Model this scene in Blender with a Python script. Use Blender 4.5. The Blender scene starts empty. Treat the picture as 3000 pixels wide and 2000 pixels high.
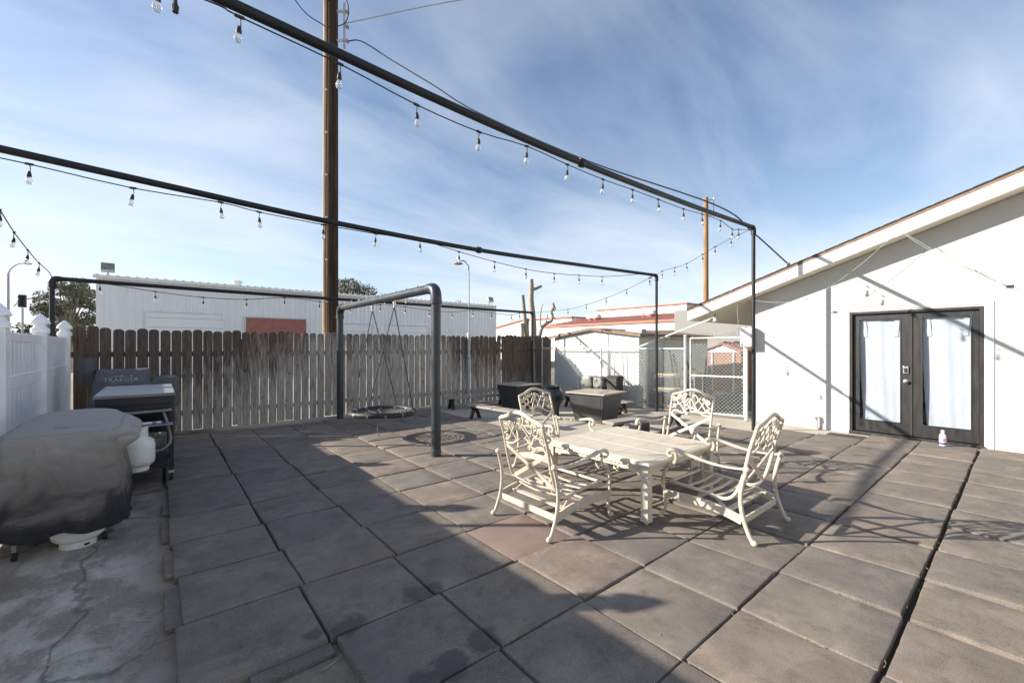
import bpy, bmesh, math, random
from mathutils import Vector, Matrix, Quaternion
random.seed(7)
R = math.radians
scene = bpy.context.scene
COL = scene.collection

# ------------------------------------------------------------------ camera
# X runs along the pipe beams and the board fence, Y along the vinyl fence and the house wall
YAW = R(-39.8)
cam_d = bpy.data.cameras.new('camera'); cam = bpy.data.objects.new('camera', cam_d); COL.objects.link(cam)
cam.location = (0, 0, 1.55); cam.rotation_euler = (R(90), 0, YAW)
cam_d.sensor_width = 36; cam_d.lens = 15.0; cam_d.shift_y = 0.005
cam_d.clip_start = 0.05; cam_d.clip_end = 2000
scene.camera = cam

# ------------------------------------------------------------------ world, sun, exposure
SKYOFF = (30.0, 2.0, 0.0)
SUN_EL = R(23.5); SUN_AZ = (0.78, -0.626)       # horizontal direction in which the light travels
world = bpy.data.worlds.new('World'); scene.world = world; world.use_nodes = True
wt = world.node_tree; wt.nodes.clear()
def wn(t, **k):
    n = wt.nodes.new(t)
    for a, b in k.items(): setattr(n, a, b)
    return n
def wmath(op, a, b=None):
    n = wn('ShaderNodeMath', operation=op)
    for i, v in enumerate((a, b)):
        if v is None: continue
        if isinstance(v, (int, float)): n.inputs[i].default_value = v
        else: wt.links.new(v, n.inputs[i])
    return n.outputs[0]
sky = wn('ShaderNodeTexSky', sky_type='NISHITA'); sky.sun_disc = False
sky.sun_elevation = SUN_EL; sky.sun_rotation = math.atan2(-SUN_AZ[0], -SUN_AZ[1])
sky.air_density = 1.0; sky.dust_density = 0.4; sky.ozone_density = 2.6; sky.altitude = 50
geo = wn('ShaderNodeTexCoord'); sep = wn('ShaderNodeSeparateXYZ'); wt.links.new(geo.outputs['Generated'], sep.inputs[0])
zc = wmath('ADD', wmath('MAXIMUM', sep.outputs[2], 0.0), 0.16)
px = wmath('DIVIDE', sep.outputs[0], zc); py = wmath('DIVIDE', sep.outputs[1], zc)
cmb = wn('ShaderNodeCombineXYZ'); wt.links.new(px, cmb.inputs[0]); wt.links.new(py, cmb.inputs[1])
mp = wn('ShaderNodeMapping'); mp.inputs['Rotation'].default_value = (0, 0, R(28)); mp.inputs['Scale'].default_value = (0.5, 1.15, 1)
wt.links.new(cmb.outputs[0], mp.inputs[0])
n1 = wn('ShaderNodeTexNoise'); n1.inputs['Scale'].default_value = 1.5; n1.inputs['Detail'].default_value = 9; n1.inputs['Roughness'].default_value = 0.55; n1.inputs['Distortion'].default_value = 0.5
wt.links.new(mp.outputs[0], n1.inputs['Vector'])
n2 = wn('ShaderNodeTexNoise'); n2.inputs['Scale'].default_value = 0.5; n2.inputs['Detail'].default_value = 3
mp2 = wn('ShaderNodeMapping'); mp2.inputs['Location'].default_value = SKYOFF; wt.links.new(cmb.outputs[0], mp2.inputs[0]); wt.links.new(mp2.outputs[0], n2.inputs['Vector'])
cr = wn('ShaderNodeValToRGB'); cr.color_ramp.elements[0].position = 0.41; cr.color_ramp.elements[1].position = 0.74
mixn = wmath('ADD', wmath('MULTIPLY', n1.outputs[0], 0.5), wmath('MULTIPLY', n2.outputs[0], 0.55))
wt.links.new(mixn, cr.inputs[0])
hz = wmath('POWER', wmath('SUBTRACT', 1.0, wmath('MAXIMUM', sep.outputs[2], 0.0)), 4.0)      # thin haze thickens toward the horizon all round
cf = wmath('MINIMUM', wmath('ADD', wmath('MULTIPLY', cr.outputs[0], 0.80), wmath('MULTIPLY', hz, 0.58)), 0.9)
cmix = wn('ShaderNodeMixRGB'); wt.links.new(cf, cmix.inputs[0]); wt.links.new(sky.outputs[0], cmix.inputs[1])
cmix.inputs[2].default_value = (5.6, 5.95, 6.5, 1)
bg = wn('ShaderNodeBackground'); bg.inputs[1].default_value = 0.083
wt.links.new(cmix.outputs[0], bg.inputs[0])
wo = wn('ShaderNodeOutputWorld'); wt.links.new(bg.outputs[0], wo.inputs[0])

sun_d = bpy.data.lights.new('sun', 'SUN'); sun_d.energy = 5.0; sun_d.angle = R(0.53); sun_d.color = (1.0, 0.93, 0.82)
sun = bpy.data.objects.new('sun', sun_d); COL.objects.link(sun)
sd = Vector((SUN_AZ[0]*math.cos(SUN_EL), SUN_AZ[1]*math.cos(SUN_EL), -math.sin(SUN_EL)))
sun.rotation_euler = sd.to_track_quat('-Z', 'Y').to_euler(); sun.location = (-8, 8, 9)
vs = scene.view_settings
vs.view_transform = 'Standard'; vs.look = 'None'; vs.gamma = 1.0; vs.exposure = 1.1; vs.use_curve_mapping = False

# ------------------------------------------------------------------ pixel helpers (3000 x 2000 photograph)
FPX, CXP, HPX, CH = 1250., 1500., 1015., 1.55
TH = R(50.2); FW = (math.cos(TH), math.sin(TH)); RT = (math.sin(TH), -math.cos(TH))
def ray(px): k = (px-CXP)/FPX; return FW[0]+RT[0]*k, FW[1]+RT[1]*k
def ony(px, py, y): a, b = ray(px); d = y/b; return Vector((a*d, y, CH+(HPX-py)/FPX*d))
def onx(px, py, x): a, b = ray(px); d = x/a; return Vector((x, b*d, CH+(HPX-py)/FPX*d))
def onz(px, py, z): a, b = ray(px); d = (CH-z)*FPX/(py-HPX); return Vector((a*d, b*d, z))
def onplane(px, py, A, B):      # vertical plane through A and B
    a, b = ray(px); n = (-(B[1]-A[1]), B[0]-A[0]); d = (n[0]*A[0]+n[1]*A[1])/(n[0]*a+n[1]*b)
    return Vector((a*d, b*d, CH+(HPX-py)/FPX*d))

# ------------------------------------------------------------------ materials
def lin(h):
    h = h.lstrip('#'); c = [int(h[i:i+2], 16)/255 for i in (0, 2, 4)]
    return tuple(x/12.92 if x <= .04045 else ((x+.055)/1.055)**2.4 for x in c)
class G:
    def __init__(s, name):
        s.m = bpy.data.materials.new(name); s.m.use_nodes = True; s.t = s.m.node_tree; s.t.nodes.clear()
        s.o = s.t.nodes.new('ShaderNodeOutputMaterial'); s.b = s.t.nodes.new('ShaderNodeBsdfPrincipled')
        s.t.links.new(s.b.outputs[0], s.o.inputs[0]); s._tc = None; s._oi = None; s._gp = None
    def n(s, t, **k):
        n = s.t.nodes.new(t)
        for a, b in k.items(): setattr(n, a, b)
        return n
    def set(s, sock, v):
        if v is None: return
        if hasattr(v, 'is_output'): s.t.links.new(v, sock)
        elif isinstance(v, tuple) and len(v) == 3 and sock.type == 'RGBA': sock.default_value = (*v, 1)
        else: sock.default_value = v
    def math(s, op, a, b=0.5, c=None, clamp=False):
        n = s.n('ShaderNodeMath', operation=op); n.use_clamp = clamp
        s.set(n.inputs[0], a); s.set(n.inputs[1], b)
        if c is not None: s.set(n.inputs[2], c)
        return n.outputs[0]
    def obj(s):
        if not s._tc: s._tc = s.n('ShaderNodeTexCoord')
        return s._tc.outputs['Object']
    def pos(s):
        if not s._gp: s._gp = s.n('ShaderNodeNewGeometry')
        return s._gp.outputs['Position']
    def rnd(s):
        if not s._oi: s._oi = s.n('ShaderNodeObjectInfo')
        return s._oi.outputs['Random']
    def vec(s, base, scale=(1, 1, 1), loc=(0, 0, 0), shift=None):
        m = s.n('ShaderNodeMapping'); s.t.links.new(base, m.inputs[0]); m.inputs['Scale'].default_value = scale; m.inputs['Location'].default_value = loc
        o = m.outputs[0]
        if shift is not None:
            c = s.n('ShaderNodeCombineXYZ'); k = s.math('MULTIPLY', shift, 37.0)
            for i in range(3): s.t.links.new(k, c.inputs[i])
            a = s.n('ShaderNodeVectorMath', operation='ADD'); s.t.links.new(o, a.inputs[0]); s.t.links.new(c.outputs[0], a.inputs[1]); o = a.outputs[0]
        return o
    def noise(s, v, scale, detail=4, rough=.55, dist=0):
        n = s.n('ShaderNodeTexNoise'); s.t.links.new(v, n.inputs['Vector'])
        n.inputs['Scale'].default_value = scale; n.inputs['Detail'].default_value = detail; n.inputs['Roughness'].default_value = rough; n.inputs['Distortion'].default_value = dist
        return n.outputs[0]
    def ramp(s, f, stops):
        n = s.n('ShaderNodeValToRGB'); s.t.links.new(f, n.inputs[0]); e = n.color_ramp.elements
        while len(e) < len(stops): e.new(0.5)
        for el, (p, c) in zip(e, stops):
            el.position = p; el.color = (*c, 1) if isinstance(c, tuple) else (c, c, c, 1)
        return n.outputs[0]
    def mix(s, f, a, b, mode='MIX'):
        n = s.n('ShaderNodeMixRGB', blend_type=mode); s.set(n.inputs[0], f); s.set(n.inputs[1], a); s.set(n.inputs[2], b); return n.outputs[0]
    def bump(s, h, st=.3, dist=.01):
        n = s.n('ShaderNodeBump'); n.inputs['Strength'].default_value = st; n.inputs['Distance'].default_value = dist
        s.t.links.new(h, n.inputs['Height']); s.t.links.new(n.outputs[0], s.b.inputs['Normal'])
    def out(s, color=None, rough=.6, metal=0, spec=.5):
        s.set(s.b.inputs['Base Color'], color); s.set(s.b.inputs['Roughness'], rough); s.set(s.b.inputs['Metallic'], metal); s.b.inputs['Specular IOR Level'].default_value = spec
        return s.m
def scalec(c, k): return tuple(min(1, x*k) for x in c)
def simple(name, c, rough=.6, var=.18, scale=9, bump=0, metal=0, rand=0, spec=.5, stretch=(1, 1, 1), dirt=None, bscale=None):
    g = G(name); c = lin(c) if isinstance(c, str) else c
    v = g.vec(g.obj(), stretch, shift=g.rnd())
    f = g.noise(v, scale, 6)
    col = g.ramp(f, [(.3, scalec(c, 1-var)), (.7, scalec(c, 1+var))])
    if dirt:
        f2 = g.noise(g.vec(g.obj(), shift=g.rnd(), loc=(3, 7, 1)), dirt[1], 7, .65)
        col = g.mix(g.ramp(f2, [(dirt[2], 0.), (dirt[2]+.18, dirt[3])]), col, lin(dirt[0]))
    if rand:
        k = g.math('MULTIPLY_ADD', g.rnd(), rand, 1-rand/2)
        cc = g.n('ShaderNodeCombineXYZ')
        for i in range(3): g.t.links.new(k, cc.inputs[i])
        col = g.mix(1.0, col, cc.outputs[0], 'MULTIPLY')
    rr = g.math('MULTIPLY_ADD', f, .25, rough-.12)
    if bump: g.bump(g.noise(v, bscale or scale*5, 5), bump, .01)
    return g.out(col, rr, metal, spec)

MT = {}
MT['white_vinyl'] = simple('white_vinyl', (.90, .895, .90), .35, .05, 3, dirt=('#8a7f72', 3.0, .62, .25))
MT['black_pipe'] = simple('black_pipe', (.011, .013, .016), .46, .3, 6, .06, spec=.4)
MT['swing_pipe'] = simple('swing_pipe', (.032, .038, .043), .34, .25, 5, .05, dirt=('#8a8478', 6, .63, .35))
MT['black'] = simple('black', (.012, .012, .014), .45, .3, 8, .05)
MT['rubber_black'] = simple('rubber_black', (.02, .02, .02), .6, .3, 12, .1)
MT['cord'] = simple('cord', (.014, .014, .014), .55, .2, 20)
MT['cream_cast'] = simple('cream_cast', (.54, .462, .362), .45, .12, 14, .08, dirt=('#6b5843', 16, .58, .55))
MT['cream_trim'] = simple('cream_trim', (.58, .51, .40), .40, .08, 7, .05, dirt=('#a8957a', 8, .66, .4))
MT['cream_tile'] = simple('cream_tile', (.53, .45, .34), .32, .07, 5, .04, rand=.05, dirt=('#a99778', 5, .66, .3))
MT['grey_wood'] = simple('grey_wood', (.26, .235, .20), .8, .35, 7, .3, stretch=(.25, 4, 4), rand=.25)
MT['dark_wood'] = simple('dark_wood', (.035, .026, .020), .75, .4, 7, .2, stretch=(1, 1, 1))
MT['galv'] = simple('galv', (.46, .47, .47), .45, .2, 12, .05, metal=.25)
MT['galv_white'] = simple('galv_white', (.72, .71, .66), .5, .15, 14, .05, dirt=('#8b6a4a', 14, .62, .5))
MT['white_paint'] = simple('white_paint', (.72, .71, .685), .55, .05, 4, .05, dirt=('#9a9184', 3, .68, .2))
MT['soffit'] = simple('soffit', (.74, .70, .58), .7, .05, 2, .05)
MT['trim_brown'] = simple('trim_brown', (.20, .135, .095), .8, .35, 9, .15, stretch=(6, 1, 1))
MT['shingle'] = simple('shingle', (.022, .020, .022), .9, .4, 40, .2)
MT['door_black'] = simple('door_black', (.022, .021, .021), .42, .35, 6, .08, stretch=(3, 3, .5), dirt=('#4d443c', 9, .63, .4))
MT['steel'] = simple('steel', (.55, .54, .52), .3, .1, 20, metal=.9)
MT['tank_white'] = simple('tank_white', (.74, .74, .71), .38, .05, 4, .03, dirt=('#8a7257', 7, .68, .5))
MT['griddle_black'] = simple('griddle_black', (.016, .016, .018), .42, .35, 8, .1, dirt=('#4a4440', 9, .62, .5))
MT['griddle_lid'] = simple('griddle_lid', (.30, .31, .32), .38, .22, 5, .05, stretch=(.6, 3, 1), dirt=('#5d5a55', 5, .55, .6), metal=.3)
MT['planter_metal'] = simple('planter_metal', (.05, .052, .05), .4, .2, 3, .05, dirt=('#7b766a', 4, .6, .35))
MT['planter_top'] = simple('planter_top', (.34, .29, .235), .65, .15, 6, .1, dirt=('#5d5044', 6, .6, .4))
MT['glaze'] = simple('glaze', (.022, .024, .03), .22, .4, 5, .06, dirt=('#5a5850', 7, .66, .4))
MT['bark_grey'] = simple('bark_grey', (.30, .265, .22), .9, .3, 8, .5, stretch=(2, 2, .5))
MT['bin'] = simple('bin', (.040, .038, .032), .6, .25, 9, .1)
MT['bag'] = simple('bag', (.19, .19, .18), .38, .25, 9, .25)
MT['stone_red'] = simple('stone_red', (.30, .125, .095), .8, .2, 5, .1)
MT['lumber'] = simple('lumber', (.56, .43, .27), .75, .2, 8, .1, stretch=(1, 6, 6), rand=.3)
MT['pipe_grey'] = simple('pipe_grey', (.40, .41, .42), .5, .15, 8, .05)
MT['terracotta'] = simple('terracotta', (.25, .145, .10), .8, .15, 5, .1)
MT['lamp_grey'] = simple('lamp_grey', (.22, .22, .21), .6, .2, 6)
MT['lamp_glass'] = simple('lamp_glass', (.55, .55, .48), .3, .1, 6)
MT['white_plastic'] = simple('white_plastic', (.82, .82, .82), .35, .04, 8)
MT['blue_print'] = simple('blue_print', (.02, .03, .28), .4, .1, 8)
MT['red_print'] = simple('red_print', (.55, .18, .25), .5, .3, 40)
MT['spigot'] = simple('spigot', (.72, .68, .62), .5, .1, 10, .1, dirt=('#a0522d', 30, .52, .9))
MT['green_cord'] = simple('green_cord', (.24, .34, .29), .5, .1, 10)
MT['twig'] = simple('twig', (.42, .34, .22), .85, .3, 20, rand=.5)
MT['rope_grey'] = simple('rope_grey', (.13, .125, .12), .8, .3, 20)
MT['soil'] = simple('soil', (.045, .036, .028), .95, .4, 9, .3)
MT['red_metal'] = simple('red_metal', (.36, .125, .095), .6, .12, 4, .05)
MT['cream_wall'] = simple('cream_wall', (.72, .66, .50), .75, .06, 2, .1)
MT['red_roof'] = simple('red_roof', (.20, .065, .048), .75, .35, 3, .3, stretch=(6, 1, 1), dirt=('#8a6a58', 2.5, .55, .45))
MT['red_trim'] = simple('red_trim', (.46, .145, .09), .6, .1, 3)
MT['dark_window'] = simple('dark_window', (.02, .03, .025), .15, .3, 3)
MT['grey_wall'] = simple('grey_wall', (.22, .215, .205), .8, .06, 2, .1)
MT['shed_wall'] = simple('shed_wall', (.62, .615, .58), .65, .05, 3, .08, dirt=('#a9a08f', 2.5, .62, .25))
MT['shed_side'] = simple('shed_wall_side', (.58, .60, .53), .65, .05, 3, .08)
MT['cloth_grey'] = simple('cloth_grey', (.10, .10, .108), .75, .25, 6, .2)
MT['print_grey'] = simple('print_grey', (.34, .35, .38), .7, .1, 20)
MT['wood_cab'] = simple('wood_cab', (.30, .12, .04), .55, .3, 6, .1, stretch=(1, 1, .2))

def m_tile():
    g = G('rubber_tile')
    v = g.vec(g.obj(), shift=g.rnd())
    f = g.noise(v, 4.5, 8, .62); fine = g.noise(v, 160, 3, .7); streak = g.noise(g.vec(g.obj(), (2.2, 9, 1), shift=g.rnd()), 2.0, 6, .65)
    c = g.ramp(f, [(.28, (.105, .088, .075)), (.5, (.158, .135, .115)), (.74, (.212, .185, .156))])
    c = g.mix(g.ramp(streak, [(.55, 0.), (.8, .4)]), c, (.27, .24, .20))
    dust = g.noise(g.vec(g.pos(), (1, 1.5, 1)), 2.3, 8, .68, .4); c = g.mix(g.ramp(dust, [(.50, 0.), (.66, .62)]), c, (.285, .248, .20))
    blot = g.noise(g.vec(g.pos(), (1.3, 1, 1), (9, 4, 0)), 5.0, 7, .7, .3); c = g.mix(g.ramp(blot, [(.55, 0.), (.66, .6)]), c, (.075, .062, .054))
    # objects differ in tint: a few lean red, a few grey
    tint = g.ramp(g.rnd(), [(0, (.78, .79, .82)), (.35, (.93, .92, .92)), (.7, (1.04, 1.01, .97)), (.9, (1.12, 1.06, .99)), (1, (1.16, 1.02, .95))])
    c = g.mix(1.0, c, tint, 'MULTIPLY')
    c = g.mix(.32, c, g.ramp(fine, [(.35, (.045, .038, .034)), (.65, (.32, .28, .245))]))
    # wet patches left on the near tiles
    dn = g.n('ShaderNodeTexNoise'); dn.inputs['Scale'].default_value = 8; dn.inputs['Detail'].default_value = 9; dn.inputs['Roughness'].default_value = .65; g.t.links.new(g.pos(), dn.inputs['Vector'])
    off = g.n('ShaderNodeVectorMath', operation='MULTIPLY_ADD'); g.t.links.new(dn.outputs['Color'], off.inputs[0]); off.inputs[1].default_value = (.20, .20, 0); g.t.links.new(g.pos(), off.inputs[2])
    wet = None
    for (x, y, r) in ((1.22, 2.37, .10), (1.31, 2.35, .07), (.80, 2.34, .085), (.63, 2.37, .055), (1.29, 1.78, .085), (1.05, 1.72, .10), (.90, 1.71, .08)):
        d = g.n('ShaderNodeVectorMath', operation='DISTANCE'); g.t.links.new(off.outputs[0], d.inputs[0]); d.inputs[1].default_value = (x+.10, y+.10, .05)
        k = g.math('SUBTRACT', d.outputs['Value'], r)
        wet = k if wet is None else g.math('MINIMUM', wet, k)
    wm = g.ramp(g.math('MULTIPLY_ADD', wet, 8, .5), [(.35, 1.), (.62, 0.)])
    c = g.mix(g.math('MULTIPLY', wm, .62), c, (.026, .024, .026))
    g.bump(g.math('ADD', g.math('MULTIPLY', fine, .5), f), .22, .005)
    return g.out(c, g.math('MULTIPLY_ADD', wm, -.25, .86), spec=.28)
MT['tile'] = m_tile()
def m_redtile():
    g = G('reddish_rubber_tile'); v = g.vec(g.obj())
    f = g.noise(v, 4.5, 8, .62); fine = g.noise(v, 160, 3, .7)
    c = g.ramp(f, [(.25, (.175, .118, .1)), (.78, (.24, .178, .152))])
    c = g.mix(.25, c, g.ramp(fine, [(.35, (.07, .05, .04)), (.65, (.36, .28, .25))]))
    g.bump(fine, .3, .006); return g.out(c, .86, spec=.28)
MT['red_tile'] = m_redtile()
def m_concrete():
    g = G('concrete'); p = g.pos()
    f = g.noise(g.vec(p, (1, 1.6, 1)), 1.3, 9, .62, .4); f2 = g.noise(g.vec(p, (1.5, 1.0, 1), (5, 2, 0)), 1.9, 9, .66, .15); fine = g.noise(p, 70, 5, .75)
    c = g.ramp(f, [(.3, (.36, .322, .262)), (.7, (.50, .455, .375))])
    sepn = g.n('ShaderNodeSeparateXYZ'); g.t.links.new(p, sepn.inputs[0])
    # the strip beside the vinyl fence is old, grimy and patched; the slab by the house is cleaner
    side = g.math('SUBTRACT', 1.0, g.ramp(g.math('MULTIPLY_ADD', sepn.outputs[0], .5, .5), [(.85, 0.), (1.0, 1.)]))
    old = g.ramp(f2, [(.34, (.17, .135, .10)), (.47, (.26, .215, .17)), (.53, (.47, .425, .365)), (.66, (.72, .665, .59))])
    old = g.mix(.4, old, g.ramp(fine, [(.3, (.08, .07, .06)), (.7, (.50, .48, .45))]))
    vo = g.n('ShaderNodeTexVoronoi', feature='DISTANCE_TO_EDGE'); vo.inputs['Scale'].default_value = .55
    wv = g.n('ShaderNodeTexNoise'); wv.inputs['Scale'].default_value = 2.2; wv.inputs['Detail'].default_value = 7; g.t.links.new(p, wv.inputs['Vector'])
    wa = g.n('ShaderNodeVectorMath', operation='MULTIPLY_ADD'); g.t.links.new(wv.outputs['Color'], wa.inputs[0]); wa.inputs[1].default_value = (.55, .55, 0); g.t.links.new(p, wa.inputs[2]); g.t.links.new(wa.outputs[0], vo.inputs['Vector'])
    crack = g.ramp(vo.outputs['Distance'], [(.0015, .6), (.009, 0.)])
    agg = g.noise(p, 240, 2, .6); old = g.mix(g.ramp(agg, [(.62, 0.), (.70, .5)]), old, (.05, .045, .04)); old = g.mix(g.ramp(agg, [(.28, .45), (.36, 0.)]), old, (.62, .60, .56))
    old = g.mix(crack, old, (.055, .045, .036))
    # damp dirt line along the tiles
    dd = g.math('ADD', sepn.outputs[0], g.math('MULTIPLY', f2, .5))
    edge = g.ramp(dd, [(.0, 0.), (.32, .85)])
    old = g.mix(g.math('MULTIPLY', edge, .8), old, (.17, .135, .10))
    c = g.mix(g.ramp(fine, [(.3, 0.), (.75, .3)]), c, (.2, .18, .15))
    c = g.mix(side, c, old)
    g.bump(g.math('ADD', fine, f2), .35, .006)
    return g.out(c, .88, spec=.3)
MT['concrete'] = m_concrete()
def m_ground():
    g = G('ground_dirt'); p = g.pos()
    f = g.noise(p, .35, 8, .6); fine = g.noise(p, 9, 6, .7)
    c = g.ramp(f, [(.3, (.24, .20, .155)), (.7, (.38, .33, .265))]); c = g.mix(.3, c, g.ramp(fine, [(.3, (.07, .06, .045)), (.7, (.3, .26, .2))]))
    g.bump(fine, .5, .03); return g.out(c, .95, spec=.2)
MT['ground'] = m_ground()
def m_turf():
    g = G('turf'); p = g.pos(); f = g.noise(p, 1.2, 6); fine = g.noise(p, 50, 4)
    c = g.ramp(fine, [(.3, (.05, .07, .045)), (.7, (.13, .17, .12))]); g.bump(fine, .5, .02); return g.out(g.mix(g.ramp(f, [(.4, 0.), (.7, .5)]), c, (.2, .19, .15)), .9, spec=.2)
MT['turf'] = m_turf()
def m_fence():
    g = G('weathered_picket'); p = g.pos(); sp = g.n('ShaderNodeSeparateXYZ'); g.t.links.new(p, sp.inputs[0]); X, Z = sp.outputs[0], sp.outputs[2]
    v = g.vec(g.obj(), (18, 6, 1.1), shift=g.rnd()); grain = g.noise(v, 3.0, 9, .72, .9); big = g.noise(g.vec(g.obj(), (5, 2, 1.4), shift=g.rnd()), 1.7, 5, .6)
    knot = g.noise(g.vec(g.obj(), (9, 3, 7), shift=g.rnd()), 1.3, 2)
    grey = g.ramp(grain, [(.25, (.09, .073, .058)), (.40, (.24, .21, .18)), (.55, (.41, .375, .33)), (.75, (.56, .525, .475))])
    brown = g.ramp(grain, [(.3, (.042, .029, .021)), (.55, (.115, .081, .058)), (.75, (.20, .145, .105))])
    # height down to which the old dark stain still covers the boards, along the fence
    line = g.ramp(g.math('DIVIDE', g.math('ADD', X, 1.2), 11.2), [(.0, .02), (.10, .08), (.17, .40), (.24, .60), (.30, .80), (.36, 1.0), (.60, 1.0), (.66, .70), (.72, .50), (.80, .38), (.82, .10), (1.0, .12)])
    k = g.math('ADD', g.math('SUBTRACT', g.math('DIVIDE', Z, 1.85), line), g.math('MULTIPLY_ADD', big, .95, -.475))
    k = g.math('ADD', k, g.math('ADD', g.math('MULTIPLY_ADD', g.rnd(), .30, -.15), g.math('MULTIPLY_ADD', grain, -1.1, .55)))
    f = g.ramp(g.math('MULTIPLY_ADD', k, 1.15, .5), [(.2, 0.), (.8, .92)])
    c = g.mix(f, grey, brown)
    c = g.mix(g.ramp(knot, [(.70, 0.), (.74, .8)]), c, (.03, .02, .015))
    g.bump(grain, .5, .006); return g.out(c, .88, spec=.2)
MT['picket'] = m_fence()
def m_pole(name, a, b, c2):
    g = G(name); v = g.vec(g.obj(), (16, 16, .35), shift=g.rnd()); f = g.noise(v, 2.0, 8, .65, .5); b2 = g.noise(g.vec(g.obj(), (2, 2, .6)), 1.2, 4)
    c = g.ramp(f, [(.3, a), (.52, b), (.75, c2)]); c = g.mix(g.ramp(b2, [(.4, 0.), (.7, .45)]), c, a)
    g.bump(f, .6, .02); return g.out(c, .85, spec=.2)
MT['pole_wood'] = m_pole('pole_wood', (.022, .014, .010), (.062, .037, .023), (.15, .10, .064))  # shaft wood darkened to paint in the pole's shaded face
MT['pole_lit_strip'] = m_pole('pole_lit_strip', (.24, .16, .09), (.46, .33, .20), (.60, .46, .31))  # moulding tone paled to paint in the pole's sunlit edge
MT['pole_wood_light'] = m_pole('pole_wood_light', (.14, .085, .045), (.32, .20, .105), (.46, .31, .18))
def m_stucco():
    g = G('white_stucco'); p = g.pos(); f = g.noise(p, 1.1, 6); fine = g.noise(p, 55, 5, .7)
    c = g.ramp(f, [(.3, (.50, .487, .46)), (.7, (.57, .556, .535))]); g.bump(g.math('ADD', fine, g.noise(p, 9, 4)), .3, .009); return g.out(c, .8, spec=.25)
MT['stucco'] = m_stucco()
def m_metalwall():
    g = G('ribbed_metal'); p = g.pos(); f = g.noise(g.vec(p, (1, 1, .15)), 1.4, 6, .6)
    c = g.ramp(f, [(.3, (.76, .77, .775)), (.7, (.84, .85, .85))]); return g.out(c, .5, spec=.4)
MT['ribbed'] = m_metalwall()
def m_cover():
    g = G('faded_cover'); v = g.obj(); f = g.noise(g.vec(v, (1.2, 1.2, 2.2)), 2.2, 7, .62, .7); weave = g.noise(v, 120, 2); sp = g.n('ShaderNodeSeparateXYZ'); g.t.links.new(v, sp.inputs[0])
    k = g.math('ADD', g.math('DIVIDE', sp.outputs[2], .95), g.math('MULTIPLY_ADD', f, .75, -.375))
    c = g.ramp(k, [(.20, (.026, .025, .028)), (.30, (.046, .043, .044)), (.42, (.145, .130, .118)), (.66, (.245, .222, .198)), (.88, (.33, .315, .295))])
    c = g.mix(g.ramp(g.noise(g.vec(v, (2, 2, 6), (4, 4, 4)), 1.5, 6, .6, .5), [(.58, 0.), (.72, .55)]), c, (.05, .048, .052))
    g.bump(g.math('ADD', g.math('MULTIPLY', weave, .2), f), .5, .03); return g.out(c, .82, spec=.25)
MT['cover'] = m_cover()
def m_bulb():
    g = G('clear_bulb'); g.out((.86, .86, .85), .10); g.b.inputs['Transmission Weight'].default_value = .75; g.b.inputs['IOR'].default_value = 1.2; return g.m
MT['bulb'] = m_bulb()
def m_glass():
    g = G('door_glass'); t = g.n('ShaderNodeBsdfTransparent'); t.inputs[0].default_value = (.93, .95, .96, 1); gl = g.n('ShaderNodeBsdfGlossy'); gl.inputs['Roughness'].default_value = .02
    lw = g.n('ShaderNodeLayerWeight'); fc = g.math('MULTIPLY_ADD', g.math('POWER', lw.outputs['Facing'], 4.0), .5, .04); mx = g.n('ShaderNodeMixShader'); g.t.links.new(fc, mx.inputs[0]); g.t.links.new(t.outputs[0], mx.inputs[1]); g.t.links.new(gl.outputs[0], mx.inputs[2]); g.t.links.new(mx.outputs[0], g.o.inputs[0]); return g.m
MT['glass'] = m_glass()
MT['curtain'] = simple('curtain', (.50, .515, .56), .9, .07, 3, .2, stretch=(1, 1, .4))
def m_leaf(name, a, b):
    g = G(name); f = g.noise(g.vec(g.pos()), 2.2, 3); c = g.ramp(f, [(.35, a), (.65, b)]); m = g.out(c, .6, spec=.3)
    g.b.inputs['Subsurface Weight'].default_value = 0; return m
MT['leaf_dark'] = m_leaf('leaf_dark', (.075, .085, .05), (.22, .22, .15))
MT['leaf_green'] = m_leaf('leaf_green', (.10, .16, .03), (.22, .27, .07))
MT['leaf_olive'] = m_leaf('leaf_olive', (.07, .075, .045), (.15, .15, .09))

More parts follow.
